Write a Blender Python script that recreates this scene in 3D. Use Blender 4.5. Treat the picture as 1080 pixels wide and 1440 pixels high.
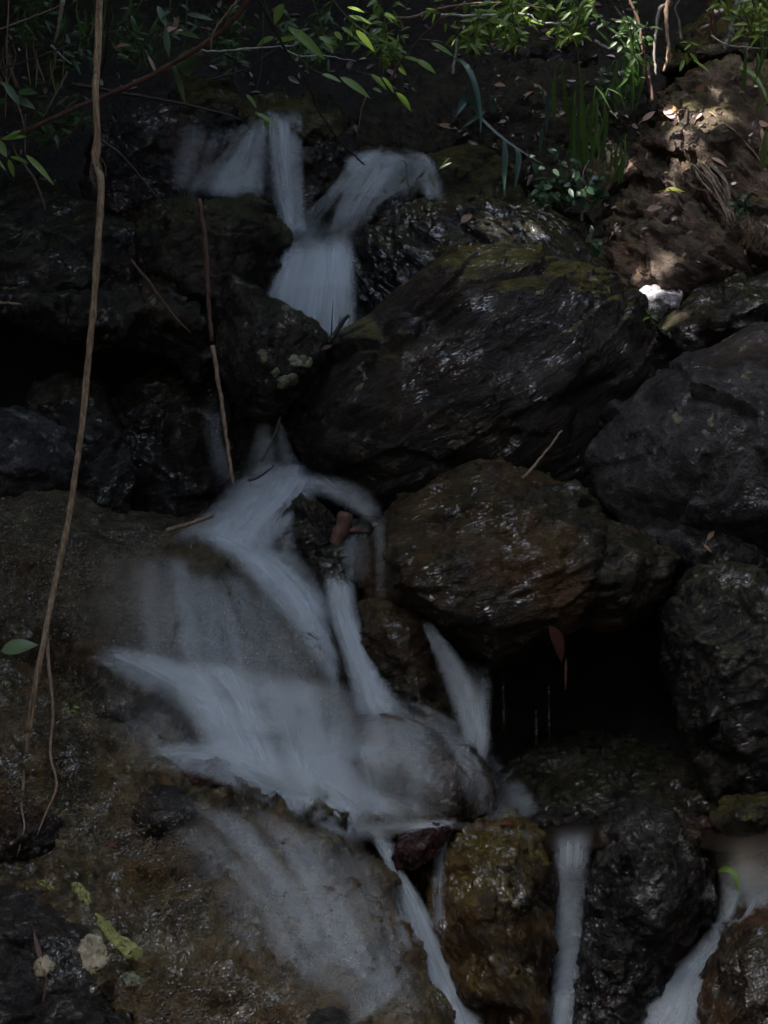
import bpy, bmesh, math, random
import numpy as np
from mathutils import Vector, Matrix
from mathutils.bvhtree import BVHTree
from mathutils.geometry import delaunay_2d_cdt

for o in list(bpy.data.objects):
    bpy.data.objects.remove(o)
scene = bpy.context.scene
COL = scene.collection
rnd = random.Random(7)

# ------------------------------------------------------------------ camera, sky, sun, exposure
CAM = Vector((0.0, -6.0, 2.6))
PITCH = math.radians(-11.0)
TANV = 1.3333 / 6.0                       # half height of the view over distance
cd = bpy.data.cameras.new('camera')
cd.sensor_fit = 'VERTICAL'
cd.sensor_height = 36.0
cd.lens = 18.0 / TANV
cd.clip_start = 0.05
cd.clip_end = 500.0
cam = bpy.data.objects.new('camera', cd)
cam.location = CAM
cam.rotation_euler = (math.radians(90) + PITCH, 0, 0)
COL.objects.link(cam)
scene.camera = cam

SUN_D = Vector((0.55, 0.20, -0.81)).normalized()      # direction the sunlight travels
w = bpy.data.worlds.new('World')
scene.world = w
w.use_nodes = True
nt = w.node_tree
sky = nt.nodes.new('ShaderNodeTexSky')
sky.sky_type = 'NISHITA'
sky.sun_disc = False
sky.dust_density = 3.0
sky.ozone_density = 0.6
sky.sun_elevation = math.asin(-SUN_D.z)
sky.sun_rotation = math.atan2(-SUN_D.x, -SUN_D.y)
bg = nt.nodes['Background']
bg.inputs['Strength'].default_value = 0.15
# broken white cloud added to the unseen sky for whiter light and brighter glints
tcw = nt.nodes.new('ShaderNodeTexCoord')
cn = nt.nodes.new('ShaderNodeTexNoise'); cn.inputs['Scale'].default_value = 3.2; cn.inputs['Detail'].default_value = 7
nt.links.new(tcw.outputs['Generated'], cn.inputs['Vector'])
cr = nt.nodes.new('ShaderNodeMapRange'); cr.interpolation_type = 'SMOOTHSTEP'
cr.inputs['From Min'].default_value = .52; cr.inputs['From Max'].default_value = .68
nt.links.new(cn.outputs['Fac'], cr.inputs['Value'])
cm = nt.nodes.new('ShaderNodeMix'); cm.data_type = 'RGBA'
cm.inputs[7].default_value = (9.0, 9.0, 9.2, 1)
nt.links.new(cr.outputs[0], cm.inputs[0])
nt.links.new(sky.outputs[0], cm.inputs[6])
nt.links.new(cm.outputs[2], bg.inputs['Color'])
sd = bpy.data.lights.new('sun', 'SUN')
sd.energy = 2.0
sd.angle = math.radians(0.5)
sd.color = (1.0, 0.93, 0.86)
sun = bpy.data.objects.new('sun', sd)
sun.rotation_euler = SUN_D.to_track_quat('-Z', 'Y').to_euler()
sun.location = (-3, -4, 9)
COL.objects.link(sun)
scene.view_settings.view_transform = 'Standard'
scene.view_settings.look = 'None'
scene.view_settings.exposure = 3.0
scene.view_settings.gamma = 1
scene.view_settings.use_curve_mapping = False
scene.render.engine = 'CYCLES'
scene.cycles.use_denoising = True
scene.cycles.transparent_max_bounces = 40
scene.cycles.max_bounces = 6
scene.cycles.diffuse_bounces = 3
scene.cycles.glossy_bounces = 3
scene.cycles.sample_clamp_indirect = 3.0

# ------------------------------------------------------------------ photo measure -> place on the slope
FWD = Vector((0, math.cos(PITCH), math.sin(PITCH)))
UPV = Vector((0, -math.sin(PITCH), math.cos(PITCH)))

def ray(px, py):
    return (FWD + UPV * ((720 - py) / 720 * TANV) + Vector((1, 0, 0)) * ((px - 540) / 720 * TANV)).normalized()

def P(px, py, Y):
    d = ray(px, py)
    return CAM + d * ((Y - CAM.y) / d.y)

def YS(py):
    a = math.tan(-PITCH + math.atan((py - 720) / 720 * TANV))
    return (CAM.z - 6 * a) / (1 + a)

# ------------------------------------------------------------------ small helpers
def tag(o, label, cat, group=None):
    o['label'] = label
    o['category'] = cat
    if group:
        o['group'] = group
    return o

def kind(o, k):
    o['kind'] = k
    return o

def empty(name, loc):
    o = bpy.data.objects.new(name, None)
    o.location = loc
    o.empty_display_size = 0.05
    COL.objects.link(o)
    return o

class MB:
    def __init__(s):
        s.v = []; s.f = []; s.m = []
    def add(s, v, f, m=0):
        b = len(s.v)
        s.v += [tuple(x) for x in v]
        s.f += [tuple(i + b for i in q) for q in f]
        s.m += [m] * len(f)
    def tube(s, pts, radii, n=6, m=0):
        pts = [Vector(p) for p in pts]
        k = len(pts)
        V = []; F = []
        prev = None
        for i, p in enumerate(pts):
            t = (pts[min(i + 1, k - 1)] - pts[max(i - 1, 0)]).normalized()
            if prev is None:
                a = t.cross(Vector((0.3, 1, 0.2)))
                if a.length < 1e-3: a = t.cross(Vector((1, 0, 0)))
            else:
                a = prev - t * prev.dot(t)
            a.normalize(); prev = a
            b = t.cross(a)
            r = radii[i] if hasattr(radii, '__len__') else radii
            for j in range(n):
                an = 2 * math.pi * j / n
                V.append(p + a * (math.cos(an) * r) + b * (math.sin(an) * r))
        for i in range(k - 1):
            for j in range(n):
                F.append((i * n + j, i * n + (j + 1) % n, (i + 1) * n + (j + 1) % n, (i + 1) * n + j))
        F.append(tuple(range(n - 1, -1, -1)))
        F.append(tuple((k - 1) * n + j for j in range(n)))
        s.add(V, F, m)
    def leaf(s, base, tip, width, nrm=None, fold=0.25, droop=0.12, seg=6, shape=0.42, m=0, lobes=False):
        base = Vector(base); tip = Vector(tip)
        ax = tip - base
        L = ax.length
        if nrm is None:
            nrm = Vector((rnd.uniform(-.5, .5), rnd.uniform(-1, -.3), rnd.uniform(.3, 1)))
        nrm = Vector(nrm)
        t = ax.normalized()
        nrm = nrm - t * nrm.dot(t)
        if nrm.length < 1e-4: nrm = t.orthogonal()
        nrm.normalize()
        sd_ = t.cross(nrm)
        V = []; F = []
        for i in range(seg + 1):
            u = i / seg
            wv = width * 0.5 * (math.sin(math.pi * min(1, u ** (math.log(.5) / math.log(shape)))) ** 0.85 if 0 < u < 1 else 0.02)
            if lobes: wv *= 1 + .35 * math.sin(u * 11)
            c = base + ax * u - nrm * (droop * L * u * u) + Vector((0, 0, -1)) * (droop * .5 * L * u * u)
            V += [c - sd_ * wv + nrm * (fold * wv), c, c + sd_ * wv + nrm * (fold * wv)]
        for i in range(seg):
            a = i * 3
            F += [(a, a + 1, a + 4, a + 3), (a + 1, a + 2, a + 5, a + 4)]
        s.add(V, F, m)
    def blade(s, pts, width, m=0):
        pts = [Vector(p) for p in pts]
        k = len(pts); V = []; F = []
        for i, p in enumerate(pts):
            t = (pts[min(i + 1, k - 1)] - pts[max(i - 1, 0)]).normalized()
            sd_ = t.cross(Vector((0.25, -1, .35))).normalized()
            u = i / (k - 1)
            wv = width * .5 * (min(1, .45 + 2 * u) * (1 - u ** 2.5) + .03)
            q = sd_.cross(t) * wv * .35
            V += [p - sd_ * wv + q, p, p + sd_ * wv + q]
        for i in range(k - 1):
            a = i * 3
            F += [(a, a + 1, a + 4, a + 3), (a + 1, a + 2, a + 5, a + 4)]
        s.add(V, F, m)
    def build(s, name, mats, parent=None, loc=None, smooth=True):
        """links ONE mesh object; its origin sits at loc (or at the parent's place)"""
        if loc is None:
            loc = parent.location if parent else Vector((0, 0, 0))
        loc = Vector(loc)
        me = bpy.data.meshes.new(name)
        me.from_pydata([(x - loc.x, y - loc.y, z - loc.z) for x, y, z in s.v], [], s.f)
        for mt in (mats if isinstance(mats, (list, tuple)) else [mats]):
            me.materials.append(mt)
        me.polygons.foreach_set('material_index', s.m)
        me.polygons.foreach_set('use_smooth', [smooth] * len(s.f))
        o = bpy.data.objects.new(name, me)
        COL.objects.link(o)
        if parent: o.parent = parent
        else: o.location = loc
        return o

def curve(pts, n):
    """Catmull-Rom through the points, evenly spaced along its length"""
    pts = [np.array(p, float) for p in pts]
    k = len(pts)
    if k == 2:
        return [Vector(pts[0] + (pts[1] - pts[0]) * t) for t in np.linspace(0, 1, n)]
    out = []
    for t in np.linspace(0, k - 1, max(4 * n, 40)):
        i = min(int(t), k - 2); u = t - i
        p0, p1, p2, p3 = pts[max(i - 1, 0)], pts[i], pts[i + 1], pts[min(i + 2, k - 1)]
        out.append(.5 * ((2 * p1) + (p2 - p0) * u + (2 * p0 - 5 * p1 + 4 * p2 - p3) * u * u + (3 * p1 - p0 - 3 * p2 + p3) * u ** 3))
    out = np.array(out)
    d = np.concatenate([[0], np.cumsum(np.sqrt(((out[1:] - out[:-1]) ** 2).sum(1)))])
    q = np.linspace(0, d[-1], n)
    return [Vector(c) for c in np.stack([np.interp(q, d, out[:, j]) for j in range(3)], 1)]

# ------------------------------------------------------------------ noise in numpy
def _hash(ix, iy, iz, seed):
    h = (ix.astype(np.int64) * 374761393 + iy.astype(np.int64) * 668265263 + iz.astype(np.int64) * 2147483647 + seed * 974711) & 0xffffffff
    h = ((h ^ (h >> 13)) * 1274126177) & 0xffffffff
    h = ((h ^ (h >> 16)) * 2246822519) & 0xffffffff
    return (h ^ (h >> 15)) & 0xffffffff

def gnoise(p, seed=0):
    i = np.floor(p).astype(np.int64); f = p - i
    u = f * f * f * (f * (f * 6 - 15) + 10)
    res = 0
    for dx in (0, 1):
        for dy in (0, 1):
            for dz in (0, 1):
                h = _hash(i[:, 0] + dx, i[:, 1] + dy, i[:, 2] + dz, seed)
                g = np.stack([(h & 1023) / 511.5 - 1, ((h >> 10) & 1023) / 511.5 - 1, ((h >> 20) & 1023) / 511.5 - 1], 1)
                d = g[:, 0] * (f[:, 0] - dx) + g[:, 1] * (f[:, 1] - dy) + g[:, 2] * (f[:, 2] - dz)
                wgt = (u[:, 0] if dx else 1 - u[:, 0]) * (u[:, 1] if dy else 1 - u[:, 1]) * (u[:, 2] if dz else 1 - u[:, 2])
                res = res + d * wgt
    return res

def fbm(p, octv=4, seed=0, gain=.5):
    a = 1; r = 0
    for k in range(octv):
        r = r + a * gnoise(p * (2.03 ** k) + k * 17.3, seed + k); a *= gain
    return r

def ridged(p, octv=3, seed=0):
    a = 1; r = 0
    for k in range(octv):
        r = r + a * (1 - 2.2 * np.abs(gnoise(p * (2.1 ** k) + k * 9.1, seed + k))); a *= .5
    return r - .6

def facet(p, seed=0):
    i0 = np.floor(p).astype(np.int64)
    best = np.full(len(p), 9.0); h_ = np.zeros(len(p))
    for dx in (-1, 0, 1):
        for dy in (-1, 0, 1):
            for dz in (-1, 0, 1):
                c = i0 + np.array([dx, dy, dz])
                h = _hash(c[:, 0], c[:, 1], c[:, 2], seed)
                q = np.stack([(h & 1023) / 1023., ((h >> 10) & 1023) / 1023., ((h >> 20) & 1023) / 1023.], 1)
                g = _hash(c[:, 0], c[:, 1], c[:, 2], seed + 77)
                G = np.stack([(g & 1023) / 511.5 - 1, ((g >> 10) & 1023) / 511.5 - 1, ((g >> 20) & 1023) / 511.5 - 1], 1)
                d = p - (c + q)
                dist = np.sqrt((d * d).sum(1))
                val = (d * G).sum(1) * .8 + (((g >> 5) & 255) / 255. - .5) * .5
                mk = dist < best
                best = np.where(mk, dist, best); h_ = np.where(mk, val, h_)
    return h_

# ------------------------------------------------------------------ node materials
class NT:
    def __init__(s, name):
        s.m = bpy.data.materials.new(name); s.m.use_nodes = True
        s.t = s.m.node_tree; s.t.nodes.clear()
        s.out = s.n('ShaderNodeOutputMaterial')
    def n(s, typ, **kw):
        nd = s.t.nodes.new(typ)
        for k, v in kw.items():
            if k.startswith('i_'):
                key = k[2:]
                key = int(key) if key.isdigit() else key.replace('_', ' ')
                nd.inputs[key].default_value = v
            else: setattr(nd, k, v)
        return nd
    def l(s, a, b): s.t.links.new(a, b)
    def noise(s, vec, scale, detail=5, rough=.55, dist=0, off=None):
        nd = s.n('ShaderNodeTexNoise', i_Scale=scale, i_Detail=detail, i_Roughness=rough, i_Distortion=dist)
        s.l(vec, nd.inputs['Vector'])
        return nd.outputs['Fac']
    def ramp(s, fac, a, b, ca=0, cb=1):
        nd = s.n('ShaderNodeMapRange', interpolation_type='SMOOTHSTEP')
        nd.inputs['From Min'].default_value = a; nd.inputs['From Max'].default_value = b
        nd.inputs['To Min'].default_value = ca; nd.inputs['To Max'].default_value = cb
        s.l(fac, nd.inputs['Value'])
        return nd.outputs['Result']
    def math(s, op, a, b=None):
        nd = s.n('ShaderNodeMath', operation=op)
        for k, v in enumerate((a, b)):
            if v is None: continue
            if isinstance(v, (int, float)): nd.inputs[k].default_value = v
            else: s.l(v, nd.inputs[k])
        return nd.outputs[0]
    def mix(s, fac, a, b):
        nd = s.n('ShaderNodeMix', data_type='RGBA')
        for k, v in ((0, fac), (6, a), (7, b)):
            if isinstance(v, (int, float)): nd.inputs[k].default_value = v
            elif isinstance(v, (tuple, list)): nd.inputs[k].default_value = (*v[:3], 1)
            else: s.l(v, nd.inputs[k])
        return nd.outputs[2]
    def bump(s, h, strength, dist, prev=None):
        nd = s.n('ShaderNodeBump', i_Strength=strength, i_Distance=dist)
        s.l(h, nd.inputs['Height'])
        if prev is not None: s.l(prev, nd.inputs['Normal'])
        return nd.outputs['Normal']

def rock_mat(name, dark=(.02, .02, .021), light=(.07, .068, .065), rust=0.0, rustc=(.10, .045, .015), moss=0.0, mossc=(.05, .05, .012),
             lichen=0.0, grit=0.0, wet=.6, strata=None, bump=1.0, mup=(.30, .75)):
    t = NT(name)
    tc = t.n('ShaderNodeTexCoord')
    oi = t.n('ShaderNodeObjectInfo')
    vm = t.n('ShaderNodeVectorMath', operation='MULTIPLY_ADD')
    vm.inputs[1].default_value = (1, 1, 1)
    t.l(tc.outputs['Object'], vm.inputs[0])
    sc_ = t.n('ShaderNodeVectorMath', operation='SCALE'); sc_.inputs[0].default_value = (37, 19, 53)
    t.l(oi.outputs['Random'], sc_.inputs['Scale'])
    t.l(sc_.outputs[0], vm.inputs[2])
    V = vm.outputs[0]
    VS = V
    if strata is not None:
        mp = t.n('ShaderNodeMapping', vector_type='TEXTURE')
        mp.inputs['Rotation'].default_value = (0, -math.radians(strata), 0)
        mp.inputs['Scale'].default_value = (3.2, 1.6, 1)
        t.l(V, mp.inputs['Vector']); VS = mp.outputs[0]
    n1 = t.noise(V, 4.5, 8, .6, .6)
    n2 = t.noise(VS, 26, 8, .65, .4)
    n3 = t.noise(V, 110, 4, .6)
    n4 = t.noise(V, 2.2, 6, .6, 1.0)
    n5 = t.noise(V, 9, 7, .62, .8)
    dark = tuple(x * .75 for x in dark); light = tuple(x * .92 for x in light)
    c = t.mix(t.ramp(n1, .35, .75), dark, light)
    c = t.mix(t.ramp(n2, .5, .72, 0, .7), c, tuple(x * 1.55 for x in light))
    c = t.mix(t.ramp(n2, .5, .3, 0, .75), c, tuple(x * .6 for x in dark))
    if rust > 0:
        c = t.mix(t.ramp(n4, .62 - .3 * rust, .78 - .2 * rust, 0, min(1, .55 + .4 * rust)), c, rustc)
        c = t.mix(t.ramp(n5, .58, .72, 0, rust * .6), c, tuple(min(1, x * 1.5) for x in rustc))
    if grit > 0:
        vo = t.n('ShaderNodeTexVoronoi', i_Scale=75.0); t.l(V, vo.inputs['Vector'])
        g = t.ramp(vo.outputs['Distance'], .42, .22)
        g2 = t.math('MULTIPLY', g, t.ramp(n5, .38, .62, 0, grit))
        pick = t.n('ShaderNodeSeparateColor'); t.l(vo.outputs['Color'], pick.inputs[0])
        g2 = t.math('MULTIPLY', g2, t.ramp(pick.outputs[0], .35, .8))
        c = t.mix(g2, c, (.30, .27, .21))
    if moss > 0:
        ge = t.n('ShaderNodeNewGeometry')
        sp = t.n('ShaderNodeSeparateXYZ'); t.l(ge.outputs['Normal'], sp.inputs[0])
        up = t.ramp(sp.outputs[2], *mup)
        mm = t.math('MULTIPLY', up, t.ramp(n5, .36, .52, 0, moss))
        mc = t.mix(t.ramp(n2, .3, .7), tuple(x * .6 for x in mossc), tuple(x * 1.5 for x in mossc))
        c = t.mix(mm, c, mc)
    if lichen > 0:
        n6 = t.noise(V, 13, 3, .5, .3)
        lf = t.ramp(n6, .70 - .05 * lichen, .73 - .05 * lichen, 0, .75)
        c = t.mix(lf, c, t.mix(t.ramp(n3, .3, .7), (.13, .14, .075), (.27, .26, .15)))
    bs = t.n('ShaderNodeBsdfPrincipled')
    t.l(c, bs.inputs['Base Color'])
    r = t.ramp(n5, .35, .68, .62 - .36 * wet, .8 - .25 * wet)
    t.l(r, bs.inputs['Roughness'])
    bs.inputs['Specular IOR Level'].default_value = .28 - .16 * wet
    t.l(t.ramp(n5, .62 - .18 * wet, .78 - .18 * wet, .06 * wet, .75 * wet), bs.inputs['Coat Weight'])
    bs.inputs['Coat IOR'].default_value = 1.9
    bs.inputs['Coat Roughness'].default_value = .09
    hb = t.bump(n2, .9 * bump, .04)
    hb = t.bump(n3, .8 * bump, .009, hb)
    t.l(hb, bs.inputs['Normal'])
    n7 = t.noise(VS, 58, 1.5, .5, .9)
    n8 = t.noise(VS, 20, 2, .5, .6)
    cb = t.bump(n7, .8, .015 * bump, t.bump(n8, .7, .03))
    t.l(cb, bs.inputs['Coat Normal'])
    t.l(bs.outputs[0], t.out.inputs[0])
    return t.m

def plant_mat(name, c1, c2, rough=.5, trans=.35, scale=30):
    t = NT(name)
    tc = t.n('ShaderNodeTexCoord')
    n1 = t.noise(tc.outputs['Object'], scale, 4)
    ge = t.n('ShaderNodeNewGeometry')
    f = t.math('ADD', t.math('MULTIPLY', ge.outputs['Random Per Island'], .6), t.math('MULTIPLY', n1, .4))
    c = t.mix(t.ramp(f, .15, .85), c1, c2)
    bs = t.n('ShaderNodeBsdfPrincipled', i_Roughness=rough)
    t.l(c, bs.inputs['Base Color'])
    t.l(t.bump(n1, .3, .003), bs.inputs['Normal'])
    if trans > 0:
        tr = t.n('ShaderNodeBsdfTranslucent'); t.l(c, tr.inputs['Color'])
        mx = t.n('ShaderNodeMixShader'); mx.inputs[0].default_value = trans
        t.l(bs.outputs[0], mx.inputs[1]); t.l(tr.outputs[0], mx.inputs[2])
        t.l(mx.outputs[0], t.out.inputs[0])
    else:
        t.l(bs.outputs[0], t.out.inputs[0])
    return t.m

def bark_mat(name, c1, c2, rough=.75):
    t = NT(name)
    tc = t.n('ShaderNodeTexCoord')
    mp = t.n('ShaderNodeMapping'); mp.inputs['Scale'].default_value = (1, 1, .12)
    t.l(tc.outputs['Object'], mp.inputs['Vector'])
    n1 = t.noise(mp.outputs[0], 140, 5); n2 = t.noise(tc.outputs['Object'], 18, 5)
    c = t.mix(t.ramp(t.math('ADD', t.math('MULTIPLY', n1, .6), t.math('MULTIPLY', n2, .4)), .35, .65), c1, c2)
    bs = t.n('ShaderNodeBsdfPrincipled', i_Roughness=rough)
    t.l(c, bs.inputs['Base Color'])
    t.l(t.bump(n1, .8, .004), bs.inputs['Normal'])
    t.l(bs.outputs[0], t.out.inputs[0])
    return t.m

def soil_mat():
    t = NT('forest_soil')
    tc = t.n('ShaderNodeTexCoord'); V = tc.outputs['Object']
    n1 = t.noise(V, 3, 8, .6); n2 = t.noise(V, 30, 8, .65); n3 = t.noise(V, 90, 4)
    c = t.mix(t.ramp(n1, .35, .65), (.010, .009, .007), (.03, .023, .015))
    c = t.mix(t.ramp(n2, .52, .75), c, (.06, .042, .026))
    c = t.mix(t.ramp(n1, .55, .7, 0, .6), c, (.018, .024, .008))
    bs = t.n('ShaderNodeBsdfPrincipled', i_Roughness=.8)
    t.l(c, bs.inputs['Base Color'])
    t.l(t.bump(n3, .8, .008, t.bump(n2, 1, .04)), bs.inputs['Normal'])
    t.l(bs.outputs[0], t.out.inputs[0])
    return t.m

def water_mat(name, tint=(.76, .84, .88), streak=1.0):
    """falling white water: thin sheets of droplets, denser where the attribute says so, combed along the flow"""
    t = NT(name)
    uv = t.n('ShaderNodeUVMap')
    mp = t.n('ShaderNodeMapping'); mp.inputs['Scale'].default_value = (1, .05, 1)
    t.l(uv.outputs[0], mp.inputs['Vector'])
    n1 = t.noise(mp.outputs[0], 26, 3, .55, .2)
    n2 = t.noise(mp.outputs[0], 70, 2, .5)
    mp2 = t.n('ShaderNodeMapping'); mp2.inputs['Scale'].default_value = (1, .14, 1)
    t.l(uv.outputs[0], mp2.inputs['Vector'])
    n3 = t.noise(mp2.outputs[0], 7, 3, .5)
    at = t.n('ShaderNodeAttribute', attribute_name='foam')
    s_ = t.math('ADD', t.math('MULTIPLY', n1, .7), t.math('MULTIPLY', n2, .3))
    s_ = t.ramp(s_, .5 - .16 * streak, .5 + .16 * streak, .55, 1.2)
    s_ = t.math('MULTIPLY', s_, t.ramp(n3, .34, .6, .5, 1.15))
    a = t.math('MULTIPLY', t.math('MULTIPLY', at.outputs['Fac'], s_), .86)
    df = t.n('ShaderNodeBsdfDiffuse'); df.inputs['Color'].default_value = (*tint, 1)
    tr = t.n('ShaderNodeBsdfTranslucent'); tr.inputs['Color'].default_value = (*tint, 1)
    m1 = t.n('ShaderNodeMixShader'); m1.inputs[0].default_value = .35
    t.l(df.outputs[0], m1.inputs[1]); t.l(tr.outputs[0], m1.inputs[2])
    tp = t.n('ShaderNodeBsdfTransparent')
    m2 = t.n('ShaderNodeMixShader')
    t.l(a, m2.inputs[0]); t.l(tp.outputs[0], m2.inputs[1]); t.l(m1.outputs[0], m2.inputs[2])
    t.l(m2.outputs[0], t.out.inputs[0])
    return t.m

# ------------------------------------------------------------------ the hillside the stream runs down (one sheet to the horizon)
PROF_Y = [-60, -30, -10, -7, -6, -5, -3.4, -1.5, -0.5, 0.3, 0.8, 1.6, 2.3, 2.75, 3.1, 3.5, 4.2, 5.5, 9, 20, 60]
PROF_Z = [24, 13, 3.0, 1.4, 1.0, .55, -1.0, -1.2, -1.05, -.45, .10, .85, 1.60, 2.15, 2.42, 2.75, 3.5, 4.9, 7.5, 15, 34]  # rise behind the camera shaped to limit low skylight

def build_hillside():
    xs = np.concatenate([np.linspace(-60, -3, 26)[:-1], np.linspace(-3, 3, 150), np.linspace(3, 60, 26)[1:]])
    ys = np.concatenate([np.linspace(-60, -3, 26)[:-1], np.linspace(-3, 5, 200), np.linspace(5, 60, 30)[1:]])
    X, Y = np.meshgrid(xs, ys)
    Z = np.interp(Y, PROF_Y, PROF_Z)
    side = np.clip((np.abs(X) - 1.3) / 2.5, 0, 1)
    Z = Z + .55 * side * side * (3 - 2 * side) + 1.1 * np.maximum(0, np.abs(X) - 3.2)  # side slopes steepened out of view to block low skylight
    p = np.stack([X.ravel(), Y.ravel(), Z.ravel()], 1)
    near = np.exp(-(np.maximum(0, np.abs(p[:, 0]) - 3) ** 2 + np.maximum(0, np.abs(p[:, 1] - 1) - 4) ** 2) / 20)
    p[:, 2] += .09 * fbm(p * 1.6, 4, 3) + .03 * near * fbm(p * 9, 3, 9) + .8 * (1 - near) * fbm(p * .15, 3, 5)
    nx, ny = len(xs), len(ys)
    i = np.arange(nx * ny).reshape(ny, nx)
    F = np.stack([i[:-1, :-1], i[:-1, 1:], i[1:, 1:], i[1:, :-1]], -1).reshape(-1, 4)
    me = bpy.data.meshes.new('hillside')
    me.from_pydata(p.tolist(), [], F.tolist())
    me.polygons.foreach_set('use_smooth', [True] * len(F))
    me.materials.append(soil_mat())
    o = bpy.data.objects.new('hillside', me)
    COL.objects.link(o)
    return kind(o, 'structure')

ground = build_hillside()

# ------------------------------------------------------------------ rocks: closed bodies, sculpted facets, broken with noise
ROCKS = []

def inside(pt, poly):
    x, y = pt[:2]; r = False
    for i in range(len(poly)):
        x1, y1 = poly[i][:2]; x2, y2 = poly[i - 1][:2]
        if (y1 > y) != (y2 > y) and x < (x2 - x1) * (y - y1) / (y2 - y1) + x1: r = not r
    return r

def rock(label, outl, B, dy=0.0, tilt=.5, T=.5, mat=None, inner=None, vox=.009, sm=3, fa=.024, fs=.13, n1=.016, n2=.010, n3=.0035,
         strata=None, cat='rock', name='rock', seed=None, row=None, f2=.4):
    seed = seed if seed is not None else len(ROCKS) * 13 + 5
    r = random.Random(seed)
    ys = [p[1] for p in outl]
    pyc = row if row is not None else .5 * (min(ys) + max(ys))
    Yc = YS(pyc) + dy
    yo = lambda py: Yc + tilt * (pyc - py) * .0023
    cx = sum(p[0] for p in outl) / len(outl); cy = sum(ys) / len(outl)
    if inner is None:
        inner = []
        k = len(outl)
        for i, p in enumerate(outl):
            if i % 2 and k > 9: continue
            f = r.uniform(.6, .78)
            q = (cx + (p[0] - cx) * f, cy + (p[1] - cy) * f)
            inner.append((*q, B * r.uniform(.5, .9)))
        for i in range(4):
            a = i * 1.57 + r.uniform(-.5, .5)
            p = outl[int(k * i / 4)]
            f = r.uniform(.2, .42)
            inner.append((cx + (p[0] - cx) * f, cy + (p[1] - cy) * f, B * r.uniform(.85, 1.15)))
        inner = [q for q in inner if inside(q, outl)]
    n = len(outl)
    v2 = [Vector(p[:2]) for p in outl] + [Vector(p[:2]) for p in inner]
    res = delaunay_2d_cdt(v2, [(i, (i + 1) % n) for i in range(n)], [], 1, 1e-5)
    tv, tf, orig = res[0], res[2], res[3]
    V = []
    for k, q in enumerate(tv):
        ids = orig[k]
        j = ids[0] if ids else 0
        b = (outl[j][2] if len(outl[j]) > 2 else 0) if j < n else inner[j - n][2]
        V.append(P(q.x, q.y, yo(q.y) - b))
    ring = [next(k for k in range(len(tv)) if j in orig[k]) for j in range(n)]
    F = [tuple(f) for f in tf]
    # make front faces look at the camera
    def facing(f):
        a, b, c = (V[i] for i in f[:3])
        return (b - a).cross(c - a).dot(CAM - a) > 0
    F = [f if facing(f) else f[::-1] for f in F]
    prev = ring
    cen = sum((V[i] for i in ring), Vector()) / n
    for (fr, s) in ((.45, .93), (.85, .78), (1.05, .5)):
        nw = []
        for i in ring:
            q = cen + (V[i] - cen) * (s * r.uniform(.95, 1.04))
            nw.append(len(V)); V.append(Vector((q.x, V[i].y + T * fr * r.uniform(.92, 1.08), q.z - .05 * fr)))
        F += [(prev[a], prev[(a + 1) % n], nw[(a + 1) % n], nw[a]) for a in range(n)]
        prev = nw
    c = len(V); V.append(sum((V[i] for i in prev), Vector()) / n)
    F += [(prev[a], prev[(a + 1) % n], c) for a in range(n)]
    me = bpy.data.meshes.new('tmp')
    me.from_pydata([tuple(v) for v in V], [], F)
    bm = bmesh.new(); bm.from_mesh(me)
    bmesh.ops.recalc_face_normals(bm, faces=bm.faces); bm.to_mesh(me); bm.free()
    ob = bpy.data.objects.new('tmp', me); COL.objects.link(ob)
    md = ob.modifiers.new('r', 'REMESH'); md.mode = 'VOXEL'; md.voxel_size = vox
    if sm:
        m2 = ob.modifiers.new('s', 'SMOOTH'); m2.factor = .5; m2.iterations = sm
    dg = bpy.context.evaluated_depsgraph_get()
    out = bpy.data.meshes.new_from_object(ob.evaluated_get(dg))
    bpy.data.objects.remove(ob); bpy.data.meshes.remove(me)
    nv = len(out.vertices)
    co = np.empty(nv * 3); out.vertices.foreach_get('co', co); co = co.reshape(-1, 3)
    no = np.empty(nv * 3, dtype=np.float32); out.vertex_normals.foreach_get('vector', no); no = no.reshape(-1, 3)
    q = co + r.uniform(-50, 50)
    if strata is not None:
        a = math.radians(strata)
        u = q[:, 0] * math.cos(a) + q[:, 2] * math.sin(a); v = -q[:, 0] * math.sin(a) + q[:, 2] * math.cos(a)
        qs = np.stack([u * .42, q[:, 1] * .8, v * 1.35], 1)
    else: qs = q
    wq = qs + .05 * np.stack([gnoise(qs * 5, 1), gnoise(qs * 5, 2), gnoise(qs * 5, 3)], 1)
    d = fa * facet(wq / fs, seed) + f2 * fa * facet(wq / (fs * .37), seed + 5)
    d = d + .6 * n1 * fbm(q * 4.5, 3, seed) + .75 * n2 * ridged(qs * 12, 3, seed + 3) + 1.2 * n3 * fbm(qs * 50, 3, seed + 7, .6) - .8 * n2 * np.clip(ridged(wq * 4.0, 2, seed + 11) - .15, 0, 1)
    co = co + no * d[:, None]
    loc = Vector((float(co[:, 0].mean()), float(co[:, 1].mean()), float(co[:, 2].min())))
    ROCKS.append((co.copy(), out))
    out.vertices.foreach_set('co', (co - np.array(loc)).ravel())
    out.polygons.foreach_set('use_smooth', [True] * len(out.polygons))
    out.materials.clear(); out.materials.append(mat)
    out.update()
    out.name = name
    o = bpy.data.objects.new(name, out); o.location = loc
    COL.objects.link(o)
    if label: tag(o, label, cat)
    return o

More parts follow.
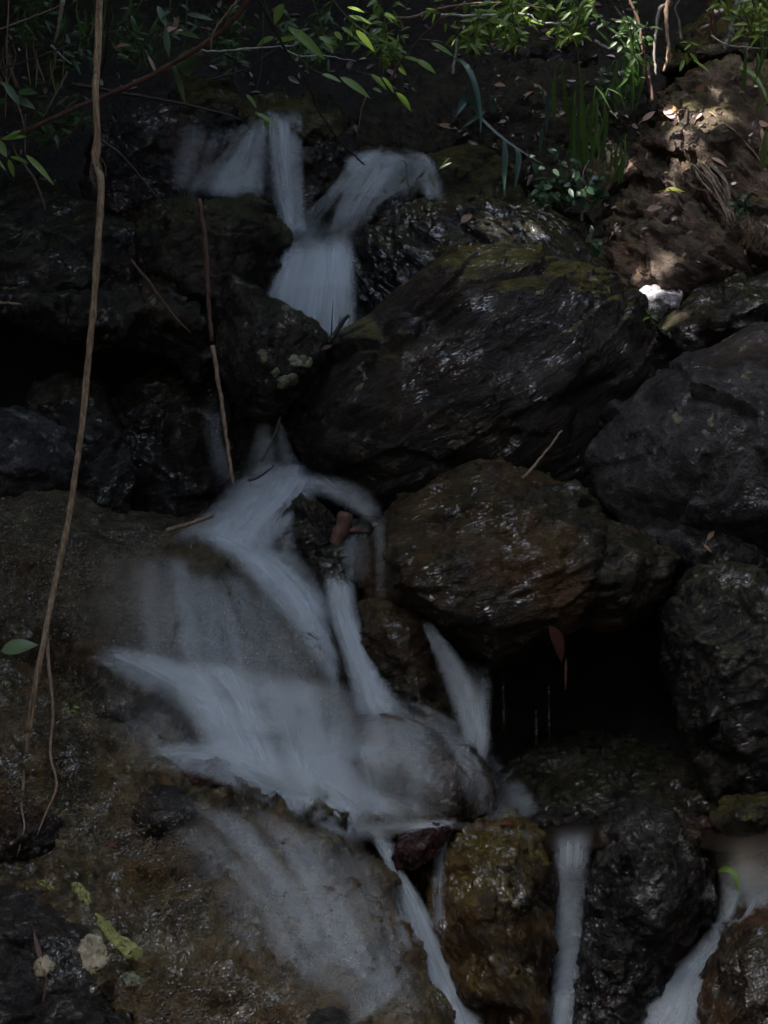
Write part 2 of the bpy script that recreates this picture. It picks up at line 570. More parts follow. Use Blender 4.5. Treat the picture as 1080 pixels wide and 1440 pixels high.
M_big = rock_mat('wet_banded_rock', (.010, .008, .006), (.058, .050, .041), rust=.35, rustc=(.045, .026, .013), moss=.7, mossc=(.11, .095, .02), wet=.75, strata=32, lichen=.15, mup=(.70, .9))
M_dark = rock_mat('wet_dark_rock', (.010, .009, .008), (.045, .041, .036), rust=.2, rustc=(.04, .022, .012), moss=.6, mossc=(.035, .033, .010), wet=.7, strata=20)
M_blue = rock_mat('wet_blue_grey_rock', (.010, .010, .012), (.048, .048, .05), moss=.8, mossc=(.05, .044, .014), wet=1.0, strata=-40)
M_olive = rock_mat('mossy_olive_rock', (.016, .014, .008), (.06, .052, .026), rust=.3, rustc=(.06, .035, .012), moss=.9, mossc=(.06, .054, .012), wet=.5)
M_brown = rock_mat('wet_brown_rock', (.013, .010, .007), (.062, .047, .030), rust=.55, rustc=(.085, .040, .014), moss=.3, wet=.72, strata=12)
M_grit = rock_mat('gritty_pebbled_rock', (.040, .032, .021), (.16, .13, .085), rust=.4, rustc=(.09, .052, .022), grit=.9, moss=.4, mossc=(.035, .04, .012), wet=.6)
M_grey = rock_mat('dull_grey_rock', (.020, .019, .019), (.088, .083, .08), rust=.25, rustc=(.07, .045, .03), lichen=.6, wet=.65)
M_lich = rock_mat('lichened_rock', (.012, .011, .010), (.050, .045, .038), rust=.3, rustc=(.05, .03, .015), lichen=.9, moss=.5, mossc=(.035, .034, .010), wet=.55)
M_rust = rock_mat('rusty_wet_rock', (.018, .012, .008), (.075, .055, .04), rust=.7, rustc=(.10, .042, .014), grit=.5, moss=.3, wet=.9)
M_low = rock_mat('streambed_rock', (.046, .034, .018), (.23, .175, .10), rust=.75, rustc=(.17, .10, .04), grit=.7, moss=.5, mossc=(.045, .045, .012), wet=.9)
M_gold = rock_mat('golden_brown_wet_rock', (.014, .010, .006), (.07, .054, .036), rust=.65, rustc=(.12, .065, .018), moss=.9, mossc=(.10, .072, .014), wet=1.0, strata=-55)
M_black = rock_mat('black_blue_wet_rock', (.008, .0075, .008), (.042, .039, .040), rust=.4, rustc=(.085, .034, .013), moss=.2, mossc=(.08, .075, .03), wet=.85)
M_red = rock_mat('red_brown_wet_rock', (.03, .012, .009), (.10, .042, .034), rust=.4, rustc=(.14, .045, .03), wet=1.0)
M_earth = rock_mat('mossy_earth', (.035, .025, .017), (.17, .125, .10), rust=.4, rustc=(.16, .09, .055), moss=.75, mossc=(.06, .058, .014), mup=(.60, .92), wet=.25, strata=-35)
M_pale = rock_mat('pale_stone', (.35, .33, .35), (.62, .58, .60), rust=.1, rustc=(.3, .2, .15), wet=.25)
M_tan = rock_mat('tan_stone', (.15, .11, .08), (.34, .25, .20), rust=.5, rustc=(.25, .13, .07), wet=.2)

# --- right side of the fall
big = rock('huge wet boulder with a mossy flat top beside the middle fall',
     [(420, 560), (440, 510), (480, 470), (525, 445), (565, 405), (610, 368), (650, 346), (700, 344), (770, 352), (830, 366), (875, 388), (897, 425), (912, 480), (925, 560), (915, 640), (870, 720), (780, 750), (650, 760), (540, 735), (470, 690), (425, 650), (405, 600)],
     .3, dy=.05, tilt=.30, T=.75, mat=M_big, vox=.009, sm=2, strata=30, fa=.046, fs=.24, n1=.008, n2=.004, n3=.003, f2=.22,
     inner=[(622, 372, .17), (690, 399, .20), (770, 406, .21), (845, 412, .17), (885, 430, .1), (560, 440, .13), (500, 490, .12), (560, 500, .22), (690, 470, .27), (800, 470, .26), (880, 500, .14),
            (470, 560, .14), (560, 580, .25), (660, 560, .29), (790, 545, .25), (810, 560, .17), (870, 580, .10), (460, 640, .09), (560, 660, .2), (690, 640, .22), (800, 640, .13), (600, 710, .12)])
rock('blue grey wet rock with olive shoulder behind the huge boulder',
     [(490, 335), (512, 305), (545, 285), (600, 274), (690, 275), (750, 288), (805, 315), (850, 360), (895, 410), (915, 470), (860, 540), (700, 560), (560, 540), (500, 450)],
     .22, dy=.22, tilt=.45, T=.6, mat=M_blue, fa=.03, fs=.11, strata=-40, row=400)
rock('small olive mossy rock right of the upper stream crest',
     [(575, 240), (600, 214), (640, 205), (690, 212), (730, 240), (740, 290), (700, 330), (620, 330), (575, 290)], .14, dy=.18, tilt=.6, T=.5, mat=M_olive, fa=.02)
rock('dark wet rock under the crest of the second upper stream',
     [(462, 245), (478, 216), (520, 206), (575, 208), (615, 228), (628, 275), (590, 330), (520, 360), (440, 350), (430, 310), (445, 275)], .16, dy=.16, tilt=.75, T=.5, mat=M_dark, fa=.025)
rock('large smooth grey boulder cut off by the right frame edge',
     [(905, 530), (950, 512), (1010, 490), (1075, 452), (1180, 440), (1260, 520), (1260, 720), (1160, 800), (1040, 790), (960, 770), (890, 745), (840, 700), (820, 640), (860, 570)],
     .24, dy=-.06, tilt=.45, T=.7, mat=M_grey, vox=.010, fa=.055, fs=.34, row=620, f2=.2, sm=2, n2=.005,
     inner=[(960, 545, .2), (1040, 520, .2), (1110, 500, .16), (905, 600, .17), (960, 640, .27), (1050, 600, .32), (1140, 600, .3), (900, 690, .15), (1000, 720, .22), (1100, 720, .24)])
rock('black overhanging slab above the smooth grey boulder',
     [(890, 480), (920, 455), (950, 430), (985, 396), (1040, 377), (1100, 372), (1200, 380), (1200, 470), (1080, 470), (1010, 500), (960, 522), (905, 530)],
     .16, dy=.16, tilt=.7, T=.8, mat=M_dark, fa=.03, fs=.12)
rock('sunlit pale stone wedged behind the huge boulder',
     [(893, 412), (912, 400), (935, 398), (958, 412), (955, 435), (930, 452), (900, 445)], .06, dy=.12, tilt=.8, T=.2, mat=M_pale, vox=.006, fa=.014, fs=.06, n1=.006, n2=.003, n3=.001)
rock('small tan stone next to the sunlit pale stone', [(882, 404), (893, 390), (906, 396), (908, 412), (892, 420)], .03, dy=.2, tilt=.8, T=.1, mat=M_tan, vox=.005, fa=.008, fs=.05, n1=.004, n2=.003)
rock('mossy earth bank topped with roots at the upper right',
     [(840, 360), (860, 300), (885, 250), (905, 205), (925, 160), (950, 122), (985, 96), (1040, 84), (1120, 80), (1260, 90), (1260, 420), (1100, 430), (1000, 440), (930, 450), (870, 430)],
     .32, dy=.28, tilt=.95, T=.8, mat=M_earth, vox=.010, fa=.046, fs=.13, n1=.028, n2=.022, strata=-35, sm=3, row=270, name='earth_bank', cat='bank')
rock('wide brown ledge rock with a glistening undercut lip',
     [(505, 800), (520, 755), (560, 715), (640, 665), (690, 650), (735, 662), (775, 686), (805, 690), (835, 715), (855, 737), (900, 752), (940, 772), (949, 800), (935, 840), (905, 876), (860, 892), (820, 884), (770, 905), (725, 932), (690, 938), (650, 912), (600, 880), (545, 862), (515, 845)],
     .26, dy=-.10, tilt=.40, T=.9, mat=M_brown, vox=.009, strata=14, fa=.03, fs=.12, n2=.014,
     inner=[(560, 770, .14), (640, 720, .13), (700, 700, .16), (780, 730, .18), (830, 750, .17), (900, 790, .17), (560, 820, .2), (640, 800, .26), (740, 790, .28), (840, 810, .24), (620, 855, .25), (700, 880, .28), (790, 865, .24), (880, 850, .15), (690, 915, .16)])
rock('small grey stone with a fallen leaf beside the ledge rock',
     [(900, 748), (935, 720), (965, 709), (1000, 718), (1030, 742), (1072, 758), (1085, 790), (1050, 818), (985, 818), (930, 800), (905, 780)], .12, dy=.0, tilt=.6, T=.4, mat=M_grey, vox=.007, fa=.02, fs=.09)
rock('rough dark boulder under the small grey stone',
     [(935, 870), (955, 830), (985, 808), (1030, 803), (1090, 815), (1200, 830), (1240, 1000), (1180, 1140), (1060, 1150), (1000, 1110), (970, 1040), (950, 960)],
     .2, dy=-.02, tilt=.4, T=.7, mat=M_dark, vox=.009, fa=.03, fs=.09, n2=.014, row=960)
rock('low mossy stone at the right end of the pool',
     [(1000, 1160), (1015, 1142), (1045, 1128), (1090, 1124), (1180, 1135), (1180, 1180), (1080, 1178), (1020, 1174)], .08, dy=-.03, tilt=.5, T=.3, mat=M_olive, vox=.007, fa=.02, fs=.08)
rock('dark wet rock low in the hollow under the ledge',
     [(690, 1140), (720, 1080), (780, 1050), (850, 1040), (920, 1060), (1000, 1090), (1030, 1160), (960, 1210), (820, 1215), (720, 1200)], .12, dy=.30, tilt=1.0, T=.5, mat=M_dark, fa=.03, fs=.1)
rock('little dark stone at the back of the pool left of the black boulder', [(735, 1164), (742, 1150), (762, 1143), (785, 1148), (796, 1160), (780, 1170), (752, 1171)], .04, dy=.06, tilt=.7, T=.15, mat=M_black, vox=.005, fa=.012, fs=.05, n1=.006, n2=.005)
rock('low brown stone breaking the pool surface near the right edge', [(960, 1166), (968, 1155), (990, 1149), (1012, 1153), (1020, 1163), (1000, 1171), (975, 1172)], .04, dy=.03, tilt=.7, T=.15, mat=M_red, vox=.005, fa=.012, fs=.05, n1=.006, n2=.005)
# --- bottom right
rock('golden brown wet boulder streaked with moss at the pool lip',
     [(606, 1240), (618, 1200), (642, 1174), (690, 1157), (735, 1160), (765, 1178), (780, 1206), (783, 1260), (778, 1330), (772, 1400), (768, 1480), (680, 1500), (650, 1430), (625, 1360), (608, 1300)],
     .2, dy=-.03, tilt=.45, T=.55, mat=M_gold, vox=.007, strata=-60, fa=.02, fs=.09, n2=.013, n3=.005)
rock('black blue wet boulder with pale patches at the pool lip',
     [(800, 1500), (815, 1380), (825, 1270), (838, 1205), (868, 1168), (905, 1152), (950, 1154), (982, 1172), (996, 1215), (1004, 1270), (985, 1320), (945, 1370), (915, 1420), (905, 1500)],
     .2, dy=-.03, tilt=.42, T=.55, mat=M_black, vox=.007, fa=.03, fs=.11, n2=.012, n3=.005,
     inner=[(870, 1190, .1), (930, 1178, .11), (975, 1200, .09), (905, 1230, .19), (890, 1260, .2), (960, 1240, .16), (925, 1300, .18), (950, 1320, .1), (930, 1350, .07), (890, 1330, .13), (858, 1300, .1), (850, 1400, .1), (880, 1440, .1)])
rock('rusty wet rock in the bottom right corner beside the chute',
     [(985, 1490), (990, 1400), (1003, 1350), (1035, 1310), (1070, 1288), (1140, 1280), (1220, 1330), (1220, 1500)], .16, dy=-.06, tilt=.5, T=.5, mat=M_rust, vox=.008, fa=.025, fs=.1)
rock('dark stone in the gap behind the right chute', [(985, 1300), (1000, 1200), (1040, 1180), (1110, 1185), (1160, 1230), (1150, 1330), (1060, 1350), (1000, 1340)], .12, dy=.08, tilt=.7, T=.4, mat=M_brown, fa=.02, fs=.1)
rock('dark wet rock behind the narrow fall between the two lip boulders', [(750, 1480), (755, 1300), (765, 1215), (800, 1185), (840, 1190), (870, 1300), (870, 1480)], .08, dy=.12, tilt=.4, T=.4, mat=M_brown, fa=.02, fs=.1)
rock('red brown wet stone at the head of the lower chute',
     [(545, 1205), (560, 1180), (590, 1163), (620, 1154), (640, 1156), (632, 1182), (610, 1202), (585, 1222), (560, 1226)], .08, dy=-.15, tilt=.7, T=.22, mat=M_red, vox=.006, fa=.014, fs=.06, n1=.008, n2=.006)
rock('orange brown rock in the dark slot under the red stone', [(560, 1300), (563, 1240), (590, 1212), (625, 1205), (640, 1250), (635, 1330), (600, 1350)], .06, dy=.06, tilt=.4, T=.3, mat=M_rust, fa=.02, fs=.09)
# --- middle of the stream
rock('brown wet boulder splitting the flow under the ledge rock',
     [(488, 885), (500, 858), (525, 840), (560, 838), (588, 862), (600, 920), (625, 970), (655, 1030), (640, 1080), (560, 1060), (515, 980)],
     .16, dy=.0, tilt=.35, T=.5, mat=M_brown, vox=.007, fa=.025, fs=.09)
rock('dark pointed rock under the thin veil of the middle splash',
     [(365, 760), (385, 722), (420, 694), (448, 715), (470, 750), (490, 740), (530, 735), (545, 790), (545, 850), (500, 880), (470, 900), (420, 860)],
     .15, dy=.02, tilt=.55, T=.4, mat=M_dark, vox=.007, fa=.03, fs=.1)
rock('rounded red brown boulder in the lower splash',
     [(470, 1060), (490, 1020), (535, 1000), (590, 1012), (640, 1040), (680, 1070), (700, 1105), (698, 1145), (650, 1165), (560, 1160), (490, 1130)],
     .18, dy=-.02, tilt=.6, T=.4, mat=M_rust, vox=.007, fa=.02, fs=.1)
rock('low flat stone awash in front of the rounded boulder', [(480, 1160), (500, 1130), (550, 1116), (600, 1128), (630, 1155), (600, 1180), (520, 1185)], .1, dy=-.05, tilt=.7, T=.25, mat=M_low, vox=.007, fa=.015, fs=.08)
rock('small dark stone poking out of the splash', [(412, 1128), (425, 1111), (445, 1106), (465, 1124), (495, 1150), (492, 1172), (455, 1172), (425, 1155)], .08, dy=-.21, tilt=.6, T=.2, mat=M_olive, vox=.006, fa=.015, fs=.06, n1=.008)
rock('purplish dark stone showing through the spray under the curtain', [(240, 1098), (258, 1068), (290, 1056), (325, 1066), (350, 1098), (330, 1115), (270, 1114)], .07, dy=-.25, tilt=.7, T=.2, mat=M_red, vox=.006, fa=.014, fs=.07, n1=.008, seed=901)
# --- left side
rock('broad gritty rock shelf that carries the fanning middle cascade',
     [(-160, 690), (-60, 675), (30, 682), (100, 700), (150, 732), (235, 748), (300, 735), (350, 745), (400, 790), (440, 840), (470, 895), (492, 960), (500, 1010), (470, 1060), (380, 1080), (250, 1070), (140, 1040), (60, 1000), (-40, 980), (-160, 960)],
     .3, dy=-.02, tilt=.75, T=.8, mat=M_grit, vox=.010, fa=.022, fs=.12, n3=.005, row=860,
     inner=[(-60, 760, .1), (40, 760, .12), (140, 790, .15), (260, 800, .16), (350, 830, .17), (-60, 880, .14), (60, 870, .2), (150, 895, .24), (260, 910, .27), (350, 930, .27), (430, 945, .22), (460, 960, .14),
            (150, 930, .24), (260, 945, .25), (350, 965, .25), (430, 985, .20), (150, 1000, .24), (300, 1030, .27), (400, 1040, .25)])
rock('mound of gritty brown rock under the lower spray on the left',
     [(-160, 960), (-60, 920), (20, 905), (80, 925), (150, 950), (220, 985), (280, 1040), (360, 1080), (430, 1130), (500, 1180), (548, 1240), (575, 1320), (600, 1400), (620, 1500), (300, 1560), (-160, 1560)],
     .34, dy=-.16, tilt=.85, T=.7, mat=M_low, vox=.010, fa=.044, fs=.12, n1=.034, n2=.026, n3=.007, row=1200,
     inner=[(0, 1000, .1), (90, 1010, .1), (170, 1030, .12), (230, 1090, .17), (60, 1120, .1), (150, 1150, .14), (300, 1130, .2), (380, 1170, .2), (450, 1200, .2), (230, 1210, .2), (100, 1220, .18), (340, 1260, .24), (450, 1280, .24), (530, 1290, .17),
            (200, 1330, .26), (320, 1370, .27), (420, 1380, .24), (520, 1380, .2), (100, 1380, .26), (250, 1460, .28), (400, 1470, .25)])
lich_rock = rock('blue black rock with yellow lichen patches in the bottom left corner',
     [(-160, 1250), (-60, 1236), (20, 1238), (90, 1255), (140, 1290), (195, 1340), (215, 1400), (250, 1470), (220, 1560), (-160, 1560)],
     .24, dy=-.34, tilt=.95, T=.5, mat=M_black, vox=.008, fa=.018, fs=.11, n1=.012, n2=.012, n3=.005, row=1380)
rock('glistening dark rib of rock beside the lower left film', [(310, 1350), (330, 1325), (365, 1345), (405, 1390), (440, 1425), (450, 1480), (400, 1490), (350, 1430)], .07, dy=-.42, tilt=.7, T=.3, mat=M_black, vox=.006, fa=.016, fs=.06, n1=.01)
rock('small mossy wet rock at the bottom edge beside the lower chute', [(478, 1490), (492, 1405), (525, 1380), (570, 1378), (610, 1400), (645, 1445), (650, 1500)], .09, dy=-.36, tilt=.7, T=.3, mat=M_low, vox=.006, fa=.018, fs=.07)
rock('small dark stone at the bottom edge left of the mossy one', [(395, 1490), (405, 1440), (435, 1417), (470, 1420), (500, 1450), (510, 1500)], .06, dy=-.5, tilt=.7, T=.25, mat=M_black, vox=.006, fa=.014, fs=.06)
rock('dark hollowed lump of rock at the left edge below the vine tip', [(-80, 1165), (0, 1135), (40, 1120), (85, 1150), (105, 1185), (60, 1205), (-60, 1215)], .06, dy=-.27, tilt=.8, T=.3, mat=M_black, vox=.007, fa=.02, fs=.06)
rock('smooth dark cobble under the edge of the lower spray', [(185, 1150), (200, 1118), (235, 1105), (270, 1118), (285, 1145), (250, 1165), (205, 1170)], .07, dy=-.33, tilt=.8, T=.2, mat=M_black, vox=.006, fa=.012, fs=.06)
rock('grey speckled boulder at the left edge above the gritty shelf',
     [(-140, 590), (-60, 570), (0, 574), (45, 583), (85, 606), (103, 640), (100, 680), (70, 710), (-20, 720), (-140, 710)], .16, dy=-.02, tilt=.55, T=.5, mat=M_grey, vox=.008, fa=.016, fs=.09, n3=.005)
rock('long dark slab roofing the hollow left of the fall',
     [(-160, 420), (-60, 408), (20, 412), (90, 414), (150, 408), (195, 402), (215, 380), (245, 364), (272, 374), (300, 410), (312, 460), (300, 515), (275, 538), (245, 505), (190, 490), (130, 492), (60, 470), (0, 445), (-160, 450)],
     .2, dy=-.02, tilt=.6, T=.8, mat=M_lich, vox=.009, fa=.028, fs=.12)
lichB = rock('squarish lichened block leaning against the huge boulder',
     [(300, 470), (305, 425), (325, 388), (365, 412), (400, 430), (440, 448), (460, 470), (456, 498), (425, 548), (395, 582), (372, 592), (335, 572), (310, 525)],
     .17, dy=-.14, tilt=.45, T=.5, mat=M_lich, vox=.007, fa=.02, fs=.12)
rock('brown angular rock below the upper fall',
     [(190, 390), (195, 320), (215, 290), (245, 276), (290, 282), (330, 276), (352, 268), (370, 285), (398, 315), (407, 345), (395, 380), (365, 420), (300, 440), (220, 430)],
     .2, dy=-.08, tilt=.5, T=.5, mat=rock_mat('ochre_dark_rock', (.012, .011, .010), (.05, .04, .028), rust=.5, rustc=(.07, .036, .012), moss=.6, wet=.5), vox=.008, fa=.03, fs=.12)
rock('dim rounded rock inside the dark left hollow', [(30, 580), (45, 540), (90, 526), (135, 545), (165, 600), (182, 660), (175, 740), (110, 760), (50, 720)], .12, dy=.16, tilt=.4, T=.4, mat=M_dark, fa=.02, fs=.1)
rock('dark cave rock behind the thin left trickle', [(120, 640), (150, 560), (220, 520), (320, 520), (400, 560), (420, 640), (400, 720), (300, 760), (180, 760)], .08, dy=.36, tilt=.3, T=.4, mat=M_dark, fa=.03, fs=.12)
rock('dark bank rock on the far left under the undergrowth', [(-160, 260), (-60, 240), (60, 250), (130, 290), (190, 330), (200, 420), (100, 450), (-160, 450)], .16, dy=.14, tilt=.9, T=.5, mat=M_dark, fa=.03, fs=.13)
# --- the upper ledge
rock('wide wet rock face the upper fall slides down on the left',
     [(110, 260), (130, 190), (165, 160), (215, 145), (270, 150), (330, 158), (345, 200), (330, 290), (250, 330), (150, 330)], .14, dy=.10, tilt=.5, T=.5, mat=M_black, vox=.008, fa=.02, fs=.1)
rock('flat mossy ledge stone at the lip of the upper fall',
     [(335, 168), (340, 140), (365, 133), (420, 131), (458, 130), (478, 150), (490, 175), (485, 215), (440, 210), (360, 180)], .10, dy=-.02, tilt=.9, T=.5, mat=M_olive, vox=.007, fa=.015, fs=.1)
rock('dark rock wall behind the main strand of the upper fall', [(300, 300), (315, 190), (360, 155), (430, 160), (500, 180), (500, 330), (420, 380), (330, 360)], .08, dy=.14, tilt=.25, T=.4, mat=M_dark, fa=.025, fs=.1)
rock('humped mossy rock above the left end of the ledge', [(225, 165), (245, 125), (280, 106), (315, 115), (345, 142), (340, 175), (280, 180)], .1, dy=.04, tilt=.8, T=.4, mat=M_olive, fa=.02, fs=.09)
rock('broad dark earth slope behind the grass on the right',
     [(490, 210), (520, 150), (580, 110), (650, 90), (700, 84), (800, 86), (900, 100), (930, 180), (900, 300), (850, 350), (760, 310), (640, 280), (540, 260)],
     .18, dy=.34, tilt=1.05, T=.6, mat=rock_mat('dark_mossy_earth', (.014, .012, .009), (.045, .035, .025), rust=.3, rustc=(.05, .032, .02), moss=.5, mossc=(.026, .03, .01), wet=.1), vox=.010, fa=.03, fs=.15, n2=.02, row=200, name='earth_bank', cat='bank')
rock('dark boulder behind the leaves at the top right', [(640, 95), (660, 50), (720, 30), (800, 40), (840, 80), (820, 120), (700, 120)], .12, dy=.42, tilt=.7, T=.5, mat=M_dark, fa=.03, fs=.12)
rock('mossy dark boulder at the top right corner behind the roots', [(930, 100), (960, 40), (1030, 0), (1120, -10), (1240, 20), (1240, 120), (1050, 110)], .14, dy=.5, tilt=.7, T=.5, mat=M_olive, fa=.03, fs=.12)

# everything solid, for laying water, leaves and twigs on it
def make_bvh():
    Vs = []; Fs = []; b = 0
    for co, me in ROCKS:
        me.calc_loop_triangles()
        n = len(me.loop_triangles)
        t = np.empty(n * 3, dtype=np.int32); me.loop_triangles.foreach_get('vertices', t)
        Vs.append(co); Fs.append(t.reshape(-1, 3) + b); b += len(co)
    gm = ground.data
    co = np.empty(len(gm.vertices) * 3); gm.vertices.foreach_get('co', co); co = co.reshape(-1, 3)
    gm.calc_loop_triangles()
    t = np.empty(len(gm.loop_triangles) * 3, dtype=np.int32); gm.loop_triangles.foreach_get('vertices', t)
    Vs.append(co); Fs.append(t.reshape(-1, 3) + b)
    return BVHTree.FromPolygons(np.concatenate(Vs).tolist(), np.concatenate(Fs).tolist(), all_triangles=True)

BVH = make_bvh()

def hit(px, py, off=0.0):
    d = ray(px, py)
    p, n, i, t = BVH.ray_cast(CAM, d)
    if p is None:
        p = P(px, py, 3.2); n = Vector((0, -1, .3)); t = (p - CAM).length
    if n.dot(d) > 0: n = -n
    return p + n * off, n, t

# ------------------------------------------------------------------ water: sheets of falling white water lying over the rocks
W_SOFT = water_mat('white_water', streak=1.15)
W_COMB = water_mat('combed_white_water', streak=.9)
W_MIST = water_mat('soft_spray', streak=2.0)
W_WARM = water_mat('peaty_water', tint=(.46, .40, .32), streak=2)

def box3(a, it, ax0=True, ax1=True):
    for _ in range(it):
        p = np.pad(a, 1, mode='edge')
        if ax0: a = (p[:-2, 1:-1] + 2 * p[1:-1, 1:-1] + p[2:, 1:-1]) / 4; p = np.pad(a, 1, mode='edge')
        if ax1: a = (p[1:-1, :-2] + 2 * p[1:-1, 1:-1] + p[1:-1, 2:]) / 4
    return a

def veil_geo(Lc, Rc, wd, ln, dens, layers, off, mode, soft, ends, smooth, gap, Yp, acc, wob=.0):
    nv = int(max(14, min(70, ln / 5))); nu = int(max(7, min(60, wd / 5)))
    lc = curve(Lc, nv); rc = curve(Rc, nv)
    px_ = np.zeros((nv, nu)); py_ = np.zeros((nv, nu)); Tm = np.zeros((nv, nu)); Te = np.zeros((nv, nu))
    for j in range(nv):
        for i in range(nu):
            u = i / (nu - 1)
            px = lc[j].x + (rc[j].x - lc[j].x) * u; py = lc[j].y + (rc[j].y - lc[j].y) * u
            px_[j, i] = px; py_[j, i] = py
            Tm[j, i] = hit(px, py)[2]
            if Yp is not None:
                yy = np.interp(j / (nv - 1), np.linspace(0, 1, len(Yp)), Yp)
                Te[j, i] = (yy - CAM.y) / ray(px, py).y
    if Yp is not None:
        Ts = Te if mode == 'free' else np.minimum(Te, box3(Tm, 5) + .01)
        if mode != 'free': Ts = np.maximum(Ts, Te - .16); Ts = box3(Ts, 5)
    elif mode == 'arc':
        a = box3(Tm[:3].mean(0)[None], 6)[0]; b = box3(Tm[-3:].mean(0)[None], 6)[0]
        a = np.minimum(a, np.median(a) + .08); b = np.minimum(b, np.median(b) + .06)
        s = np.linspace(0, 1, nv)[:, None]
        Ts = a[None] * (1 - s) + b[None] * s
        Ts = np.minimum(Ts, box3(Tm, 6))
    else:
        Ts = Tm.copy()
        for _ in range(3):   # water bridges narrow holes
            p = np.pad(Ts, 1, mode='edge')
            Ts = np.minimum(Ts, (p[:-2, 1:-1] + p[2:, 1:-1] + p[1:-1, :-2] + p[1:-1, 2:]) / 4 + .02)
        Ts = box3(Ts, smooth)
        Ts = .45 * Ts + .55 * np.minimum(Ts, box3(Tm, 2))
    U = np.linspace(0, 1, nu)[None].repeat(nv, 0); Vv = np.linspace(0, 1, nv)[:, None].repeat(nu, 1)
    def ss(x): x = np.clip(x, 0, 1); return x * x * (3 - 2 * x)
    D = ss(U / max(soft[0], 1e-3)) * ss((1 - U) / max(soft[1], 1e-3)) * ss(Vv / max(ends[0], 1e-3)) * ss((1 - Vv) / max(ends[1], 1e-3))
    a1 = 1 - (1 - dens) ** (1 / layers)
    V, F, uvs, dn = acc
    for k in range(layers):
        o = off + gap * k
        jit = .006 * gnoise(np.stack([U.ravel() * 6, Vv.ravel() * 4, np.full(U.size, k * 3.3 + len(V) * .37)], 1), k + 4).reshape(U.shape)
        b = len(V)
        s0 = rnd.uniform(0, 40)
        for j in range(nv):
            for i in range(nu):
                p = CAM + ray(px_[j, i], py_[j, i]) * (Ts[j, i] - o - jit[j, i])
                V.append(tuple(p))
                uvs.append((U[j, i] * wd * .0021 + s0, Vv[j, i] * ln * .0021 + s0))
                dn.append(min(1, D[j, i] * a1 * 1.35))
        for j in range(nv - 1):
            for i in range(nu - 1):
                F.append((b + j * nu + i, b + j * nu + i + 1, b + (j + 1) * nu + i + 1, b + (j + 1) * nu + i))

def veil_link(acc, mat):
    V, F, uvs, dn = acc
    me = bpy.data.meshes.new('water')
    loc = Vector(V[len(V) // 2])
    me.from_pydata([(x - loc.x, y - loc.y, z - loc.z) for x, y, z in V], [], F)
    me.polygons.foreach_set('use_smooth', [True] * len(F))
    at = me.attributes.new('foam', 'FLOAT', 'POINT'); at.data.foreach_set('value', dn)
    uvl = me.uv_layers.new(name='UVMap')
    li = np.empty(len(me.loops), dtype=np.int32); me.loops.foreach_get('vertex_index', li)
    uvl.data.foreach_set('uv', np.array(uvs, dtype=np.float32)[li].ravel())
    me.materials.append(mat)
    o = bpy.data.objects.new('water', me); o.location = loc
    COL.objects.link(o)
    return kind(o, 'structure')

def dims(L, R):
    ln = sum(math.dist(a[:2], b[:2]) for a, b in zip(L, L[1:]))
    return max(math.dist(a[:2], b[:2]) for a, b in zip(L, R)), ln

def veil(L, R, dens, layers=2, off=.012, mode='drape', soft=(.28, .28), ends=(.12, .15), mat=None, smooth=10, gap=.011, Yp=None):
    wd, ln = dims(L, R)
    acc = ([], [], [], [])
    veil_geo([(p[0], p[1], 0) for p in L], [(p[0], p[1], 0) for p in R], wd, ln, dens, layers, off, mode, soft, ends, smooth, gap, Yp, acc)
    return veil_link(acc, mat or W_SOFT)

def strands(L, R, n, dens, wide=1.6, start=.12, stop=.12, mode='drape', Yp=None, mat=None, seed=1, off=.012, spread=.02, sway=0.0, soft=.42, ends=(.10, .16)):
    """many uneven, overlapping threads of falling water between two edges"""
    r = random.Random(seed)
    m_ = 24
    lc = curve([(p[0], p[1], 0) for p in L], m_); rc = curve([(p[0], p[1], 0) for p in R], m_)
    wd, ln = dims(L, R)
    acc = ([], [], [], [])
    for k in range(n):
        w_ = 1.45 * wide / n * r.uniform(.5, 1.5)
        u = (k + .5 + r.uniform(-.45, .45)) / n
        u0, u1 = u - w_ / 2, u + w_ / 2
        u0 = max(0.0, u0); u1 = min(1.0, u1)
        v0 = r.uniform(0, start); v1 = 1 - r.uniform(0, stop)
        A = []; B = []; ph = r.uniform(0, 6.3); Y2 = []
        for q in range(9):
            v = v0 + (v1 - v0) * q / 8
            f = v * (m_ - 1); i = min(int(f), m_ - 2); t = f - i
            l_ = lc[i].lerp(lc[i + 1], t); r_ = rc[i].lerp(rc[i + 1], t)
            sh = sway * math.sin(v * 5 + ph) * (v - v0)
            A.append(tuple(l_.lerp(r_, u0 + sh - .15 * w_ * v))); B.append(tuple(l_.lerp(r_, u1 + sh + .15 * w_ * v)))
            if Yp is not None: Y2.append(float(np.interp(v, np.linspace(0, 1, len(Yp)), Yp)))
        veil_geo(A, B, wd * w_, ln * (v1 - v0), min(.92, .66 * dens * r.uniform(.5, 1.2) * (.12 + .88 * math.sin(math.pi * min(1, max(0, u))))), 1, off + r.uniform(0, spread), mode, (soft, soft), ends, 10, .01, Y2 if Yp is not None else None, acc)
    return veil_link(acc, mat or W_SOFT)

